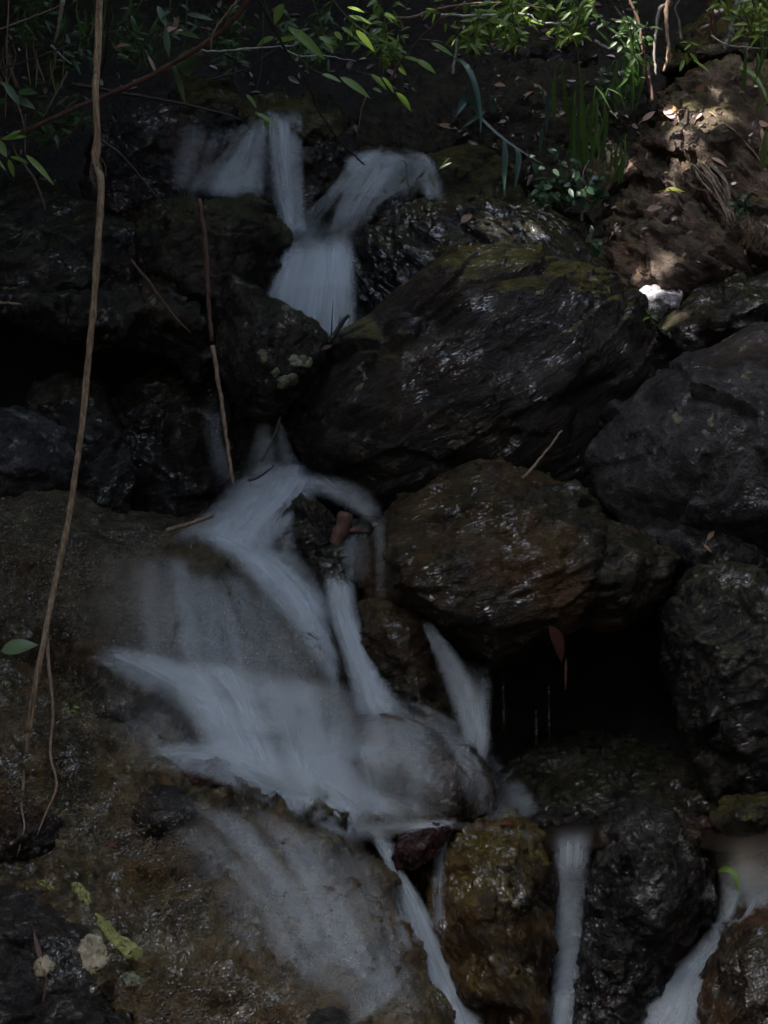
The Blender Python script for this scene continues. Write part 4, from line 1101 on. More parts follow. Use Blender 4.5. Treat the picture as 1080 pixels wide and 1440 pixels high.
plant('shrub', 'leafy branch hanging down in front of the upper fall', 'shrub', [([(365, -20), (380, 25), (395, 40)], 1.6, 3), ([(395, 40), (430, 90), (455, 104)], 1.6, 2), ([(370, 20), (368, 90), (360, 130)], 1.62, 1.6)],
      [((405, 38), (460, 78), 24, 1.55), ((418, 42), (440, 70), 14, 1.56), ((388, 60), (420, 48), 16, 1.6), ((452, 104), (480, 112), 12, 1.58), ((478, 108), (522, 133), 18, 1.58), ((358, 158), (392, 174), 12, 1.62), ((346, 132), (362, 150), 10, 1.62),
       ((372, 168), (376, 182), 9, 1.62), ((398, 5), (385, 32), 20, 1.6), ((448, 52), (478, 62), 14, 1.66), ((470, 45), (482, 55), 14, 1.66), ((385, 52), (360, 62), 16, 1.63)], G_stem, G_leaf)
plant('shrub', 'drooping spray of narrow leaves at the top centre', 'shrub', [([(460, -10), (500, 35), (560, 70), (600, 90)], 1.85, 2.2), ([(500, 100), (535, 110), (560, 128)], 1.85, 1.8), ([(590, 55), (625, 60), (640, 75)], 1.9, 1.8)],
      [((490, 22), (524, 30), 12, 1.85), ((488, 10), (512, 14), 9, 1.85), ((500, 42), (528, 70), 14, 1.84), ((480, 38), (497, 48), 10, 1.85), ((455, 58), (470, 70), 10, 1.85), ((585, 84), (614, 100), 17, 1.82), ((568, 80), (592, 84), 10, 1.84), ((557, 130), (580, 154), 16, 1.82),
       ((522, 104), (545, 124), 10, 1.84), ((538, 108), (556, 130), 8, 1.84), ((524, 124), (536, 128), 8, 1.84), ((606, 60), (640, 76), 12, 1.88), ((540, 18), (558, 26), 9, 1.86), ((505, 62), (485, 60), 8, 1.86), ((560, 95), (572, 105), 8, 1.86)], G_stem, G_leaf)
plant('shrub', 'dim broad leaved sapling beside the top of the reddish branch', 'shrub', [([(262, -10), (262, 40), (255, 80)], 1.7, 2.2), ([(240, 0), (232, 60), (225, 90)], 1.7, 1.8)],
      [((262, 70), (264, 106), 42, 1.66), ((243, 88), (262, 145), 12, 1.68), ((232, 40), (238, 78), 14, 1.7), ((222, 8), (234, 35), 16, 1.7), ((262, 20), (300, 24), 14, 1.7), ((250, 45), (280, 50), 12, 1.7), ((240, 15), (215, 30), 12, 1.7)], G_stem, G_dark)
plant('plant', 'small plant with long arching leaves at the left edge', 'plant', [([(30, 225), (22, 215), (18, 200)], 1.35, 3), ([(36, 160), (35, 190), (34, 215)], 1.4, 2)],
      [((2, 196), (36, 188), 14, 1.33), ((36, 217), (76, 254), 13, 1.32), ((14, 220), (40, 226), 10, 1.33), ((12, 224), (20, 248), 11, 1.33), ((-8, 196), (10, 218), 22, 1.33), ((-10, 218), (8, 236), 8, 1.33), ((30, 184), (10, 190), 8, 1.34)], G_stem, G_leaf)
plant('plant', 'dark broad leaf plant low in the top left corner', 'plant', [([(20, 150), (30, 135), (45, 125)], 1.6, 2.5)], [((5, 115), (28, 145), 16, 1.6), ((18, 135), (50, 150), 18, 1.6), ((25, 130), (52, 128), 20, 1.6), ((10, 140), (-12, 150), 16, 1.6)], G_stem, G_dark)
tops = [('thin leafy shrub in the top left corner', [(30, 60), (25, 20), (40, -20)], G_dark), ('twiggy dark shrub left of the vine top', [(80, 110), (70, 60), (95, 10)], G_dark), ('leafy shrub right behind the vine top', [(190, 90), (180, 45), (200, 0)], G_dark),
        ('dark shrub under the hooked tan twig', [(330, 100), (310, 60), (325, 10)], G_dark), ('shrub filling the gap above the ledge stone', [(440, 95), (455, 55), (440, 0)], G_dark), ('feathery shrub above the spray of narrow leaves', [(560, 90), (540, 45), (560, -10)], G_leaf),
        ('dense little shrub at the top edge right of centre', [(660, 70), (670, 30), (650, -10)], G_leaf), ('shrub with drooping narrow leaves above the dark earth slope', [(725, 70), (740, 30), (720, -10)], G_leaf), ('bright sprigged shrub above the grass tuft', [(800, 60), (815, 20), (800, -20)], G_leaf),
        ('low dark shrub behind the thick root', [(900, 90), (890, 40), (905, -10)], G_dark), ('shrub at the far top right corner', [(1060, 60), (1050, 20), (1070, -10)], G_leaf), ('sparse shrub below the reddish branch left end', [(60, 205), (80, 180), (110, 165)], G_dark)]
for k, (lab, pl, mt) in enumerate(tops):
    x, y = pl[0]
    st = [(pl, 2.35 + .03 * (k % 4), 3)]
    for j in range(7):
        dx = rnd.uniform(-55, 55)
        st.append(([(x + rnd.uniform(-12, 12), y + rnd.uniform(-10, 10)), (x + dx * .6, y - rnd.uniform(20, 50)), (x + dx * 1.3, y - rnd.uniform(30, 110))], 2.3 + rnd.uniform(-.2, .25), 2))
    plant('shrub', lab, 'shrub', st, [], B_dark if k % 2 else G_stem, mt, auto=(14, 19, 5.5))
plant('herb', 'small round leaved herb growing beside the olive shoulder', 'herb',
      [([(790, 290), (785, 255), (784, 205)], (1.98, 1.92), 2), ([(785, 292), (765, 250), (740, 218)], (1.98, 1.9), 2), ([(795, 285), (810, 250), (815, 235)], (1.98, 1.92), 2), ([(790, 290), (775, 275), (755, 262)], (1.96, 1.88), 2), ([(800, 290), (812, 276), (825, 262)], (1.98, 1.9), 2), ([(790, 295), (800, 240), (796, 215)], (1.98, 1.94), 2), ([(780, 290), (760, 280), (742, 268)], (1.96, 1.9), 1.6)],
      [((784, 205), (790, 198), 9, 1.92), ((770, 210), (782, 210), 7, 1.92), ((752, 252), (770, 248), 10, 1.88), ((778, 238), (786, 246), 10, 1.9), ((800, 265), (806, 276), 9, 1.9)], G_stem, G_herb, auto=(11, 13, 9))
plant('herb', 'second patch of round leaves right of the small herb', 'herb', [([(835, 290), (840, 260), (850, 235)], (1.98, 1.95), 2), ([(835, 290), (850, 265), (862, 250)], (1.98, 1.95), 2), ([(830, 290), (822, 275), (830, 250)], (1.98, 1.95), 2), ([(838, 352), (836, 340), (832, 332)], (1.9, 1.86), 2)],
      [((830, 340), (845, 335), 12, 1.86), ((832, 342), (842, 350), 10, 1.86)], G_stem, G_herb, auto=(8, 14, 9))
plant('herb', 'dim blue green herb patch behind the tall grass', 'herb', [([(870, 140), (862, 115), (850, 95)], 2.3, 2), ([(880, 140), (885, 112), (880, 95)], 2.3, 2), ([(865, 140), (850, 125), (842, 110)], 2.3, 2), ([(885, 145), (895, 125), (890, 105)], 2.3, 2)], [], G_stem, G_herb, auto=(10, 12, 8))
plant('herb', 'small fern like herb on the mossy bank near the right edge', 'herb', [([(1050, 300), (1042, 285), (1040, 268)], (1.75, 1.72), 2), ([(1050, 300), (1048, 290), (1052, 272)], (1.75, 1.72), 2), ([(1048, 300), (1036, 292), (1030, 280)], (1.75, 1.72), 2)], [], G_stem, G_herb, auto=(7, 12, 6))
plant('sprout', 'bright sunlit sprout standing on the mossy bank', 'sprout', [([(958, 100), (963, 85), (970, 62)], (2.18, 2.16), 3)],
      [((968, 60), (957, 57), 6, 2.16), ((970, 60), (983, 62), 6, 2.15), ((972, 62), (962, 69), 5, 2.15), ((965, 74), (967, 92), 8, 2.14), ((970, 74), (985, 90), 8, 2.14), ((974, 84), (1000, 99), 6, 2.13), ((962, 84), (956, 98), 8, 2.15)], G_stem, G_lime)
plant('sprout', 'tiny green sprout on the ridge of the huge boulder', 'sprout', [([(856, 405), (853, 398), (852, 392)], (1.45, 1.43), 2)], [((852, 398), (848, 390), 5, 1.43), ((853, 396), (860, 392), 5, 1.43), ((854, 402), (858, 412), 5, 1.43)], G_stem, G_leaf)
plant('sprout', 'tiny green sprout in the cleft beside the pale stone', 'sprout', [([(916, 450), (914, 440), (918, 432)], (1.66, 1.64), 2)], [((914, 442), (908, 434), 6, 1.64), ((916, 440), (926, 436), 6, 1.64), ((914, 446), (904, 448), 6, 1.64), ((916, 446), (926, 450), 5, 1.64)], G_stem, G_leaf)
plant('sprout', 'small bright moss sprout on the left bank by the spray', 'sprout', [([(98, 998), (99, 990), (100, 982)], (.50, .48), 3)], [((95, 992), (90, 984), 7, .48), ((99, 988), (103, 980), 7, .48), ((101, 994), (112, 994), 7, .48), ((96, 996), (88, 998), 7, .48), ((100, 998), (108, 1001), 6, .48)], G_stem, G_leaf)
plant('sprout', 'tiny grassy sprout at the left edge above the vine tip', 'sprout', [([(10, 976), (9, 968), (10, 960)], (.5, .48), 2)], [((8, 972), (4, 964), 4, .48), ((10, 968), (14, 960), 4, .48), ((10, 974), (17, 968), 4, .48)], G_stem, G_leaf)
plant('plant', 'tuft of dark drooping leaves growing in the second upper stream', 'plant', [([(575, 262), (572, 245), (570, 225)], (1.95, 1.92), 2), ([(580, 265), (588, 250), (600, 235)], (1.95, 1.92), 2), ([(610, 250), (620, 235), (632, 222)], (1.92, 1.9), 2)],
      [((574, 235), (566, 222), 6, 1.9), ((603, 242), (612, 262), 9, 1.9), ((615, 240), (634, 226), 6, 1.9), ((575, 250), (583, 262), 7, 1.9), ((572, 248), (562, 258), 7, 1.9), ((590, 250), (598, 240), 6, 1.9)], G_stem, G_dark)

# ---- grass: each tuft is a thing, its blades one part
def tuft(label, spec, n, spread, L, Y, mat, wpx=7, lean=(0, 0), extra=()):
    x, y = spec
    b0 = P(x, y, Y)
    e = empty('grass_tuft', b0); tag(e, label, 'grass tuft')
    many = n + len(extra) > 6
    m = MB()
    for k in range(n):
        b = P(x + rnd.uniform(-spread, spread), y + rnd.uniform(-6, 6), Y + rnd.uniform(-.06, .06))
        l = L * rnd.uniform(.55, 1.1) * PX(b)
        dx = rnd.uniform(-.45, .45) + lean[0]; dy = rnd.uniform(-.55, .1) + lean[1]
        top = b + Vector((dx * .5, dy * .4, 1.0)) * l * .75
        end = top + Vector((dx * .8, dy * .5 - .1, rnd.uniform(-.55, .1))) * l * .45
        m.blade(curve([b, (b + top) * .5 + Vector((dx * .05, 0, .02)), top, end], 12), wpx * rnd.uniform(.4, .85) * PX(b))
        if not many: m.build('blade', mat, e); m = MB()
    for pl, Yx, w_ in extra:
        p = pts3(pl, Yx); m.blade(curve(p, 14), w_ * PX(p[0]))
        if not many: m.build('blade', mat, e); m = MB()
    if many: m.build('foliage', mat, e)
    return e
tuft('tall grass tuft rising behind the small round leaved herb', (820, 235), 16, 26, 150, 2.12, G_grass, 7,
     extra=[([(822, 235), (820, 180), (818, 130), (812, 70)], (2.1, 2.0), 7), ([(800, 175), (797, 150), (790, 92), (800, 84)], (2.1, 2.0), 7), ([(780, 170), (778, 130), (782, 88)], (2.1, 2.05), 7)])
tuft('grass tuft with broad bent blades below the pinkish stem', (880, 150), 9, 18, 95, 2.3, G_grass, 8,
     extra=[([(895, 120), (890, 80), (860, 62), (838, 40)], (2.25, 2.1), 10), ([(893, 100), (888, 70), (885, 45), (872, 36)], (2.25, 2.15), 7), ([(900, 115), (885, 95), (880, 110), (868, 125)], (2.25, 2.15), 9)])
tuft('short grass tuft at the foot of the mossy bank', (868, 260), 10, 14, 80, 2.05, G_grass, 6)
tuft('blue green grass tuft hanging over the dark earth slope', (690, 155), 3, 8, 40, 2.2, G_bluegrass, 8,
     extra=[([(640, 82), (655, 92), (668, 120), (675, 160), (676, 190)], (2.2, 2.05), 9), ([(672, 150), (655, 140), (640, 165)], (2.2, 2.1), 14), ([(668, 140), (650, 150), (638, 160)], (2.2, 2.1), 9), ([(665, 150), (680, 170), (715, 200), (765, 232)], (2.15, 1.95), 5), ([(682, 156), (660, 172), (650, 180)], (2.15, 2.1), 6)])
tuft('two drooping blue blades at the edge of the olive shoulder', (712, 205), 0, 8, 40, 2.05, G_bluegrass, 8,
     extra=[([(708, 198), (710, 215), (709, 245), (709, 275)], (2.02, 1.96), 9), ([(724, 206), (729, 220), (727, 240), (724, 268)], (2.02, 1.96), 9)])
tuft('thin blue green blades hanging left of the round leaved herb', (770, 150), 3, 14, 60, 2.12, G_bluegrass, 6, extra=[([(771, 130), (769, 160), (768, 190)], 2.08, 8), ([(762, 180), (760, 205), (758, 224)], 2.05, 6)])
tuft('grass tuft hanging over the right edge of the mossy bank', (1060, 120), 7, 20, 90, 2.05, G_grass, 7, lean=(.3, -.3), extra=[([(1040, 95), (1058, 105), (1072, 125), (1082, 150)], (2.1, 1.95), 7), ([(1072, 240), (1074, 200), (1078, 180)], (1.85, 1.8), 9), ([(1066, 160), (1074, 145), (1090, 142)], (1.95, 1.9), 6)])
tuft('wispy straw grass tuft on the lower mossy bank', (1050, 350), 14, 30, 60, 1.75, G_dry, 4, lean=(.3, -.2))
tuft('dry straw grass among the round leaved patch', (842, 265), 12, 16, 70, 2.02, G_dry, 5, lean=(0, -.2))
tuft('bright grass tuft at the top edge right of centre', (760, 30), 12, 40, 70, 2.4, G_grass, 6, lean=(0, -.3))
tuft('dark grass tuft at the top edge above the dark boulder', (690, 50), 10, 40, 70, 2.45, G_grass, 6)
tuft('dim grass tuft in the top left behind the vine', (150, 60), 12, 60, 90, 2.2, G_grass, 5)
tuft('dim straw grass at the left edge under the stems', (40, 120), 14, 50, 90, 2.1, G_dry, 3)
tuft('bright green blade caught in the right chute', (1030, 1245), 0, 4, 30, .30, G_lime, 7, extra=[([(1010, 1225), (1022, 1222), (1034, 1232), (1038, 1256)], (.22, .16), 9)])
tuft('small green blade stuck in the lower left film', (366, 1215), 0, 4, 30, .2, G_leaf, 7, extra=[([(362, 1208), (366, 1216), (372, 1232)], None, 5)])

# ---- single leaves
D_drk = plant_mat('wet_dead_leaf', (.035, .010, .007), (.07, .022, .013), .5, .1)
def fallen(label, base, tip, wpx, mat, Y=None, cat='leaf', name='leaf', off=.012, nrm=(0, -.65, .75), curl=.15, stem=True, mstem=None, fold=.25):
    if Y is None:
        b, n, _ = hit(*base, off); t, n2, _ = hit(*tip, off + .006)
        nrm = n + n2 + Vector((0, -.4, .4))
    else:
        b = P(*base, Y); t = P(*tip, Y - .01)
    m = MB()
    m.leaf(b, t, wpx * PX(b), nrm, fold, curl, 9)
    if stem:
        d = (b - t); m.tube(curve([b, b + d * .15 + Vector((0, 0, .003)), b + d * .3], 5), [.0012, .001, .001, .0009, .0008], 4)
    o = m.build(name, mat, loc=b)
    return tag(o, label, cat)
fallen('large green leaf held out at the left edge below the vine', (2, 916), (50, 900), 24, plant_mat('pale_green_leaf', (.10, .17, .07), (.16, .24, .11), .4, .3), Y=.50, stem=True, nrm=(-.2, -.75, .65))
fallen('orange fallen leaf on the dark earth above the crest', (617, 178), (639, 177), 8, D_tan)
fallen('small tan leaf high on the dark earth slope', (693, 120), (713, 124), 9, D_tan)
fallen('curled tan leaf standing on the dark earth by the grass', (742, 138), (752, 126), 9, D_tan)
fallen('bent brown leaf with red tip beside the curled tan leaf', (752, 122), (770, 132), 7, D_tan)
fallen('triangular tan leaf lying on the blue grey rock', (652, 312), (660, 303), 11, D_tan)
fallen('yellow green leaf lying on the earth bank', (938, 271), (963, 270), 12, D_yellow)
fallen('orange leaf on top of the sunlit bank crest', (936, 148), (958, 156), 7, D_orange)
fallen('pale curled leaf lying on the sunlit bank crest', (932, 152), (958, 164), 16, D_pink)
fallen('pink dead leaf below the sunlit bank crest', (978, 172), (988, 158), 14, D_pink)
fallen('long pink dead leaf across the upper bank', (978, 125), (1012, 116), 12, D_tan)
fallen('pale dead leaf at the right edge of the bank', (1066, 178), (1084, 170), 14, D_pink)
fallen('narrow whitish leaf standing at the right edge of the bank', (1068, 198), (1069, 182), 6, D_pink)
fallen('pale pink leaf high at the foot of the bank', (905, 170), (918, 155), 8, D_pink)
fallen('small pale leaf low at the foot of the bank', (886, 180), (894, 176), 8, D_pink)
fallen('pink leaf beside the bark strip', (1000, 226), (1018, 234), 9, D_pink)
fallen('tan leaf under the yellow green leaf', (914, 296), (934, 288), 9, D_pink)
fallen('rosy leaf at the foot of the earth bank', (862, 330), (876, 306), 8, D_pink)
fallen('grey oval leaf between the roots', (942, 85), (941, 70), 8, D_tan, Y=2.25)
fallen('grey pebble shaped leaf at the head of the bank', (936, 134), (938, 123), 9, D_tan)
fallen('brown upright dead leaf in the straw grass', (858, 250), (862, 232), 8, D_tan, Y=1.98)
fallen('rust red leaf under the round leaved patch', (826, 275), (834, 270), 12, D_red, Y=1.96)
fallen('dark red dead leaf hanging from the lip of the ledge rock', (772, 880), (795, 925), 20, D_drk, Y=.60, curl=.25, fold=.9, stem=False)
fallen('narrow red leaf tail dripping below the hanging red leaf', (796, 925), (795, 972), 4, D_drk, Y=.585, curl=0, stem=False)
fallen('dark red leaf lying on top of the golden brown boulder', (728, 1163), (696, 1156), 15, D_red, off=.02, curl=.4)
fallen('orange leaf scrap on the small grey stone', (996, 764), (1000, 748), 7, D_tan)
fallen('narrow orange leaf under the scrap on the grey stone', (990, 768), (998, 773), 4, D_tan)
fallen('red leaf stuck to the left bank under the vine roots', (146, 1188), (158, 1194), 8, D_red)
fallen('orange scrap of leaf by the dark hollowed lump', (86, 1176), (98, 1170), 6, D_brown)
fallen('pale leaf caught in the dark gap beside the upper stream', (504, 190), (502, 172), 8, D_tan)
fallen('round tan leaf above the pale leaf of the gap', (486, 172), (496, 166), 9, D_brown)
fallen('orange leaf scrap below the gnarled twig', (452, 492), (466, 484), 8, D_brown, Y=1.42)
fallen('pale leaf on the dark slope under the grass', (702, 175), (710, 173), 6, D_pink)
fallen('white petal like leaf high on the dark slope', (698, 108), (704, 110), 5, D_pink)
fallen('brown leaf at the top edge of the dark slope', (730, 60), (742, 52), 9, D_tan)
fallen('pink sunlit leaf in the top left undergrowth', (230, 46), (246, 36), 12, D_pink, Y=1.95)
fallen('orange sunlit leaf above the pink one in the top left', (244, 48), (250, 20), 9, D_tan, Y=1.95)
fallen('tiny pink sunlit leaf hanging on the reddish branch', (208, 78), (222, 104), 5, D_pink, Y=1.7)
fallen('bluish leaf in the dark top left behind the vine', (164, 66), (182, 60), 8, D_tan, Y=2.1)
fallen('red brown feathery leaf on the sunlit bottom left rock', (50, 1318), (64, 1375), 7, D_brown, off=.014, curl=0)
fallen('thin brown leaf tail below the feathery leaf', (64, 1375), (54, 1412), 4, D_brown, off=.012, curl=0)

# strip of shredded bark on the bank
def bark_strip():
    m = MB()
    e0, n, _ = hit(985, 232, .02)
    for k in range(34):
        u = k / 33 - .5
        p = [hit(988 + u * 34 + rnd.uniform(-2, 2), 232 + abs(u) * 6, .012 + .012 * math.cos(u * 3))[0], hit(1006 + u * 26, 262, .02 + .010 * math.cos(u * 3))[0], hit(1022 + u * 18, 290, .018)[0], hit(1032 + u * 10 + rnd.uniform(-3, 3), 308 + rnd.uniform(-8, 14), .01)[0]]
        m.tube(wobble(curve(p, 12), .003, k), np.linspace(.0036, .0016, 12) * rnd.uniform(.6, 1.3), 5)
    tag(m.build('bark_strip', bark_mat('shredded_bark', (.09, .065, .045), (.28, .22, .17)), loc=e0), 'shredded strip of brown bark lying down the earth bank', 'bark')
bark_strip()
# grey green fronds hanging among the roots
def frond():
    e = empty('frond', P(1035, 5, 2.35)); tag(e, 'grey green feathery frond hanging at the top right', 'fern')
    m = MB(); l = MB()
    c = curve([P(1048, -30, 2.38), P(1040, 10, 2.32), P(1028, 40, 2.28), P(1022, 62, 2.27)], 16)
    m.tube(c, np.linspace(.003, .001, 16), 5)
    for i in range(2, 16):
        for s_ in (-1, 1):
            l.leaf(c[i], c[i] + Vector((s_ * .6, -.2, -.55)).normalized() * .05 * (1.1 - i / 18), .012, None, .2, .2, 4)
    m.build('stem', B_grey, e); l.build('leaves', G_fern, e)
frond()

# ---- lichen growing on single rocks (parts of those rocks)
def lichen_mat(name, c1, c2):
    t = NT(name); tc = t.n('ShaderNodeTexCoord')
    n1 = t.noise(tc.outputs['Object'], 40, 6); n2 = t.noise(tc.outputs['Object'], 150, 3)
    c = t.mix(t.ramp(n1, .35, .65), c1, c2)
    bs = t.n('ShaderNodeBsdfPrincipled', i_Roughness=.8); t.l(c, bs.inputs['Base Color'])
    t.l(t.bump(n2, .9, .006), bs.inputs['Normal']); t.l(bs.outputs[0], t.out.inputs[0])
    return t.m
L_yel = lichen_mat('yellow_green_lichen', (.20, .21, .06), (.32, .32, .11))
L_bei = lichen_mat('beige_lichen', (.24, .20, .12), (.38, .33, .22))
L_pale = lichen_mat('pale_green_lichen', (.10, .115, .07), (.19, .20, .12))
def lichen(parent, mat, outline):
    """a crust a few millimetres thick grown onto the rock's surface"""
    k = 48
    pl = curve([(x, y, 0) for x, y in outline] + [(*outline[0], 0)], k + 1)[:k]
    cx = sum(p.x for p in pl) / k; cy = sum(p.y for p in pl) / k
    V = [hit(cx, cy, .006)[0]]; F = []
    jg = [rnd.uniform(-1, 1) for _ in range(k)]
    jg = [.14 * (.5 * jg[i] + .3 * jg[i - 1] + .3 * jg[(i + 1) % k]) + .12 * math.sin(i * .262 + cx) + .06 * math.sin(i * .524 + cy) for i in range(k)]
    R_ = 7
    for j in range(1, R_ + 1):
        for i, p in enumerate(pl):
            f = j / R_ * (1 + jg[i] * (j / R_))
            V.append(hit(cx + (p.x - cx) * f, cy + (p.y - cy) * f, .006 if j < R_ else -.004)[0])
    for i in range(k):
        F.append((0, 1 + i, 1 + (i + 1) % k))
        for j in range(1, R_):
            a = 1 + (j - 1) * k; b = a + k
            F.append((a + i, b + i, b + (i + 1) % k, a + (i + 1) % k))
    m = MB(); m.add(V, F)
    m.build('lichen', mat, parent)
lichen(lich_rock, L_bei, [(106, 1328), (120, 1316), (140, 1320), (154, 1335), (153, 1356), (136, 1366), (116, 1358)])
lichen(lich_rock, L_yel, [(137, 1285), (150, 1292), (165, 1312), (180, 1322), (200, 1335), (196, 1347), (178, 1351), (160, 1332), (145, 1312)])
lichen(lich_rock, L_pale, [(170, 1372), (182, 1365), (196, 1373), (194, 1387), (180, 1389)])
lichen(lich_rock, L_yel, [(98, 1244), (112, 1242), (126, 1255), (126, 1270), (112, 1266)])
lichen(lich_rock, L_yel, [(52, 1237), (64, 1238), (77, 1248), (70, 1252), (56, 1244)])
lichen(lich_rock, L_bei, [(44, 1352), (56, 1344), (72, 1350), (78, 1362), (66, 1375), (50, 1370)])
lichen(lichB, L_pale, [(405, 505), (416, 498), (432, 500), (440, 508), (430, 518), (412, 516)])
lichen(lichB, L_pale, [(392, 530), (408, 524), (420, 528), (416, 540), (400, 547), (390, 542)])
lichen(lichB, L_pale, [(380, 522), (388, 518), (394, 524), (386, 530)])

# ---- loose grit and pebbles on the two left rocks, litter on the bank: too many to count
def scatter(name, mat, poly, n, size, seed, flat=.6, leafy=False, clump=None):
    r = random.Random(seed); m = MB(); k = 0
    xs = [p[0] for p in poly]; ys = [p[1] for p in poly]
    ico = [Vector(v).normalized() for v in ((0, 0, 1), (.9, 0, .3), (.3, .85, .3), (-.7, .5, .3), (-.7, -.5, .3), (.3, -.85, .3), (.6, .5, -.6), (-.3, .7, -.6), (-.8, 0, -.6), (-.3, -.7, -.6), (.6, -.5, -.6), (0, 0, -1))]
    fi = [(0, 1, 2), (0, 2, 3), (0, 3, 4), (0, 4, 5), (0, 5, 1), (1, 6, 2), (2, 6, 7), (2, 7, 3), (3, 7, 8), (3, 8, 4), (4, 8, 9), (4, 9, 5), (5, 9, 10), (5, 10, 1), (1, 10, 6), (11, 7, 6), (11, 8, 7), (11, 9, 8), (11, 10, 9), (11, 6, 10)]
    for _ in range(n * 6):
        if k >= n: break
        x, y = r.uniform(min(xs), max(xs)), r.uniform(min(ys), max(ys))
        if not inside((x, y), poly): continue
        if clump is not None and gnoise(np.array([[x / clump, y / clump, seed * 1.7]]), 3)[0] < r.uniform(-.35, .25): continue
        p, nn, _t = hit(x, y, 0)
        s = size * r.choice((.5, .6, .7, .8, 1, 1.3)) * r.uniform(.8, 1.2)
        if leafy:
            a = r.uniform(0, 6.28); d = Vector((math.cos(a), r.uniform(-.3, .3), math.sin(a) * .7))
            d = (d - nn * d.dot(nn) * .8).normalized() * s
            m.leaf(p + nn * .004 - d * .5, p + nn * (.006 + r.uniform(0, .01)) + d * .5, s * .42, nn + Vector((r.uniform(-.4, .4), r.uniform(-.4, 0), r.uniform(-.2, .4))), r.uniform(.1, .5), r.uniform(0, .5), 4)
        else:
            M_ = Matrix.Rotation(r.uniform(0, 6.28), 3, Vector((r.uniform(-1, 1), r.uniform(-1, 1), r.uniform(-1, 1))).normalized())
            sx, sy, sz = s, s * r.uniform(.6, 1), s * r.uniform(.4, .8)
            m.add([p + nn * s * .15 + M_ @ Vector((v.x * sx * r.uniform(.8, 1.15), v.y * sy, v.z * sz)) for v in ico], fi)
        k += 1
    kind(m.build(name, mat, loc=m.v[0], smooth=not leafy and False), 'stuff')
def pebble_mat(name, c):
    t = NT(name); ge = t.n('ShaderNodeNewGeometry'); tc = t.n('ShaderNodeTexCoord')
    cr_ = t.n('ShaderNodeValToRGB')
    el = cr_.color_ramp.elements
    el[0].position = 0; el[0].color = (*c[0], 1); el[1].position = 1; el[1].color = (*c[-1], 1)
    for i, q in enumerate(c[1:-1]):
        z = el.new((i + 1) / (len(c) - 1)); z.color = (*q, 1)
    t.l(ge.outputs['Random Per Island'], cr_.inputs[0])
    n = t.noise(tc.outputs['Object'], 90, 3)
    bs = t.n('ShaderNodeBsdfPrincipled', i_Roughness=.45); t.l(t.mix(t.ramp(n, .3, .7, 0, .5), cr_.outputs[0], (.03, .025, .02)), bs.inputs['Base Color'])
    bs.inputs['Coat Weight'].default_value = .5; bs.inputs['Coat Roughness'].default_value = .12
    t.l(bs.outputs[0], t.out.inputs[0])
    return t.m
PB = pebble_mat('mixed_wet_grit', [(.02, .017, .013), (.07, .05, .03), (.035, .028, .02), (.16, .13, .09), (.05, .035, .02), (.10, .055, .025), (.25, .22, .17), (.03, .03, .03)])
scatter('gravel', PB, [(-20, 690), (90, 700), (150, 740), (230, 760), (240, 900), (120, 915), (60, 900), (-20, 900)], 2600, .0045, 11, clump=60)
scatter('gravel', PB, [(300, 830), (420, 860), (480, 950), (490, 990), (400, 950), (300, 930)], 900, .0042, 12, clump=40)
scatter('gravel', PB, [(-20, 920), (100, 930), (160, 1010), (200, 1100), (260, 1150), (160, 1190), (60, 1150), (-20, 1140)], 1700, .0045, 13, clump=40)
scatter('gravel', PB, [(160, 1150), (330, 1130), (420, 1200), (560, 1330), (600, 1430), (440, 1430), (320, 1310), (200, 1330), (180, 1230)], 2200, .0045, 14, clump=45)
scatter('gravel', PB, [(220, 1380), (330, 1360), (420, 1440), (220, 1440)], 500, .0045, 15, clump=30)
LT = pebble_mat('leaf_litter', [(.04, .022, .014), (.10, .06, .04), (.20, .13, .10), (.06, .03, .02), (.30, .21, .17), (.08, .05, .03)])
scatter('leaf_litter', LT, [(870, 300), (910, 180), (960, 110), (1080, 90), (1080, 370), (980, 390), (900, 390)], 90, .035, 16, leafy=True, clump=30)
scatter('leaf_litter', LT, [(690, 90), (880, 100), (900, 200), (870, 330), (790, 320), (720, 240), (640, 190)], 110, .032, 17, leafy=True, clump=30)
scatter('leaf_litter', LT, [(-20, 0), (620, 0), (620, 130), (430, 130), (130, 180), (-20, 250)], 110, .04, 18, leafy=True, clump=50)
scatter('leaf_litter', LT, [(620, 0), (1080, 0), (1080, 80), (620, 90)], 60, .04, 19, leafy=True, clump=50)

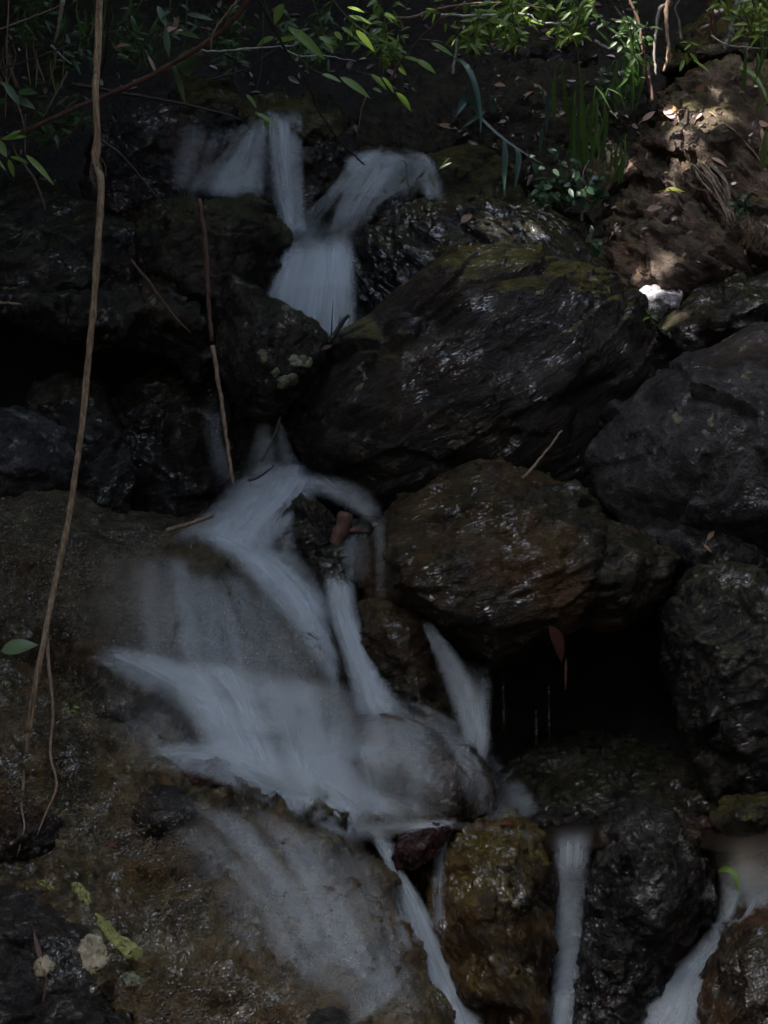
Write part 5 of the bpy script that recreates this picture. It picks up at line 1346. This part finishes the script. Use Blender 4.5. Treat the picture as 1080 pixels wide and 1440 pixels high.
# ------------------------------------------------------------------ unseen tree overhead: crown shaped to shade the gully, holes aimed at sun flecks
def canopy():
    flecks = [(945, 160, .055), (988, 158, .02), (1003, 238, .04), (1045, 262, .01), (925, 420, .08), (940, 352, .035), (968, 378, .03), (965, 110, .04),
              (243, 40, .010), (215, 92, .008), (60, 1348, .055), (1066, 1400, .06), (1065, 300, .015), (890, 390, .02), (628, 178, .006), (1010, 120, .03), (860, 200, .02), (1050, 180, .03), (960, 30, .03)]
    T = [(hit(a, b)[0], r) for a, b, r in flecks]
    T += [(P(a, b, y), r) for a, b, y, r in ((600, 92, 1.84, .05), (570, 142, 1.83, .04), (432, 58, 1.56, .04), (505, 30, 1.85, .06), (730, 20, 2.3, .08), (825, 140, 2.08, .06), (880, 80, 2.2, .07), (655, 20, 2.3, .06), (780, 235, 1.92, .05), (20, 235, 1.33, .03), (262, 88, 1.66, .03))]
    tr = empty('tree', (-4.4, -.6, -.2))
    tag(tr, 'broad unseen leafy tree leaning over the gully from the left bank', 'tree')
    m = MB()
    m.tube(curve([(-4.4, -.6, -.3), (-4.3, -.6, 1.8), (-4.0, -.5, 3.4), (-3.4, -.3, 5.0)], 14), np.linspace(.19, .10, 14), 10)
    for k in range(9):
        e = Vector((rnd.uniform(-5, 1), rnd.uniform(-2, 5), rnd.uniform(5.4, 6.3)))
        s_ = Vector((-4.0 + .1 * k, -.5, 3.4 + .15 * k))
        m.tube(curve([s_, (s_ + e) * .5 + Vector((0, 0, .4)), e], 8), np.linspace(.06, .012, 8), 6)
    m.build('trunk', bark_mat('tree_bark', (.05, .04, .03), (.12, .10, .08)), tr)
    c = MB()
    n = 0
    r = random.Random(5)
    for _ in range(90000):
        if n >= CANOPY_N: break
        p = Vector((r.uniform(-7, 5), r.uniform(-6, 6.2), r.uniform(5.2, 6.4)))
        L = r.uniform(.26, .5)
        if any(math.hypot((p.x - hx) / ha, (p.y - hy) / hb) < 1 + .18 * math.sin(5 * math.atan2(p.y - hy, p.x - hx) + hx) for hx, hy, ha, hb in GAPS): continue
        bad = False
        for q, rad in T:
            d = (p - q); k = d.dot(SUN_D)
            if (d - SUN_D * k).length < rad + L * .17: bad = True; break
        if bad: continue
        a = r.uniform(0, 6.28)
        dv = Vector((math.cos(a), math.sin(a), r.uniform(-.35, .2))) * (L * .5)
        c.leaf(p - dv, p + dv, L * .62, (r.uniform(-.6, .6), r.uniform(-.6, .6), 1), .15, .1, 3)
        n += 1
    c.build('crown', plant_mat('canopy_leaf', (.03, .06, .012), (.06, .10, .02), .5, .3), tr)
CANOPY_N = 22000
# openings cut in the crown to bring skylight and glints onto the rocks
GAPS = [(.8, 1.3, 1.4, 1.2), (-.9, -3.0, 2.0, 1.4), (2.6, -1.4, .7, .9)]
canopy()

# unseen trees added to split the sky into bright pieces for wet-rock glints
def added_trees():
    r = random.Random(21)
    for k, (x, y, lab) in enumerate(((-5.5, -11, 'added unseen leafy tree on the far bank to the left behind the stream'), (-1.6, -12.5, 'tall added unseen leafy tree on the far bank facing the cascade'), (2.4, -11.5, 'added unseen leafy tree on the far bank right of the tall one'), (6.2, -11, 'added unseen leafy tree at the right end of the far bank'))):
        z0 = float(np.interp(y, PROF_Y, PROF_Z))
        e = empty('tree', (x, y, z0 - .3)); tag(e, lab, 'tree')
        m = MB()
        m.tube(curve([(x, y, z0 - .5), (x + .1, y, z0 + 2), (x - .1, y + .1, z0 + 5)], 10), np.linspace(.17, .06, 10), 9)
        for j in range(6):
            q = Vector((x, y, z0 + 1.8 + .5 * j)); d = Vector((r.uniform(-1.6, 1.6), r.uniform(-1, 1), r.uniform(.4, 1.6)))
            m.tube([q, q + d * .6 + Vector((0, 0, -.05)), q + d], [.04, .025, .01], 6)
        m.build('trunk', B_red, e)
        c = MB()
        for _ in range(2200):
            q = Vector((r.gauss(0, 1.1), r.gauss(0, .9), r.gauss(0, 1.5)))
            p = Vector((x, y, z0 + 3.4)) + q
            L = r.uniform(.2, .4); a = r.uniform(0, 6.28)
            dv = Vector((math.cos(a), math.sin(a), r.uniform(-.6, .2))) * (L * .5)
            c.leaf(p - dv, p + dv, L * .6, (r.uniform(-.6, .6), r.uniform(-.6, .6), 1), .15, .1, 3)
        c.build('crown', bpy.data.materials['canopy_leaf'], e)
added_trees()
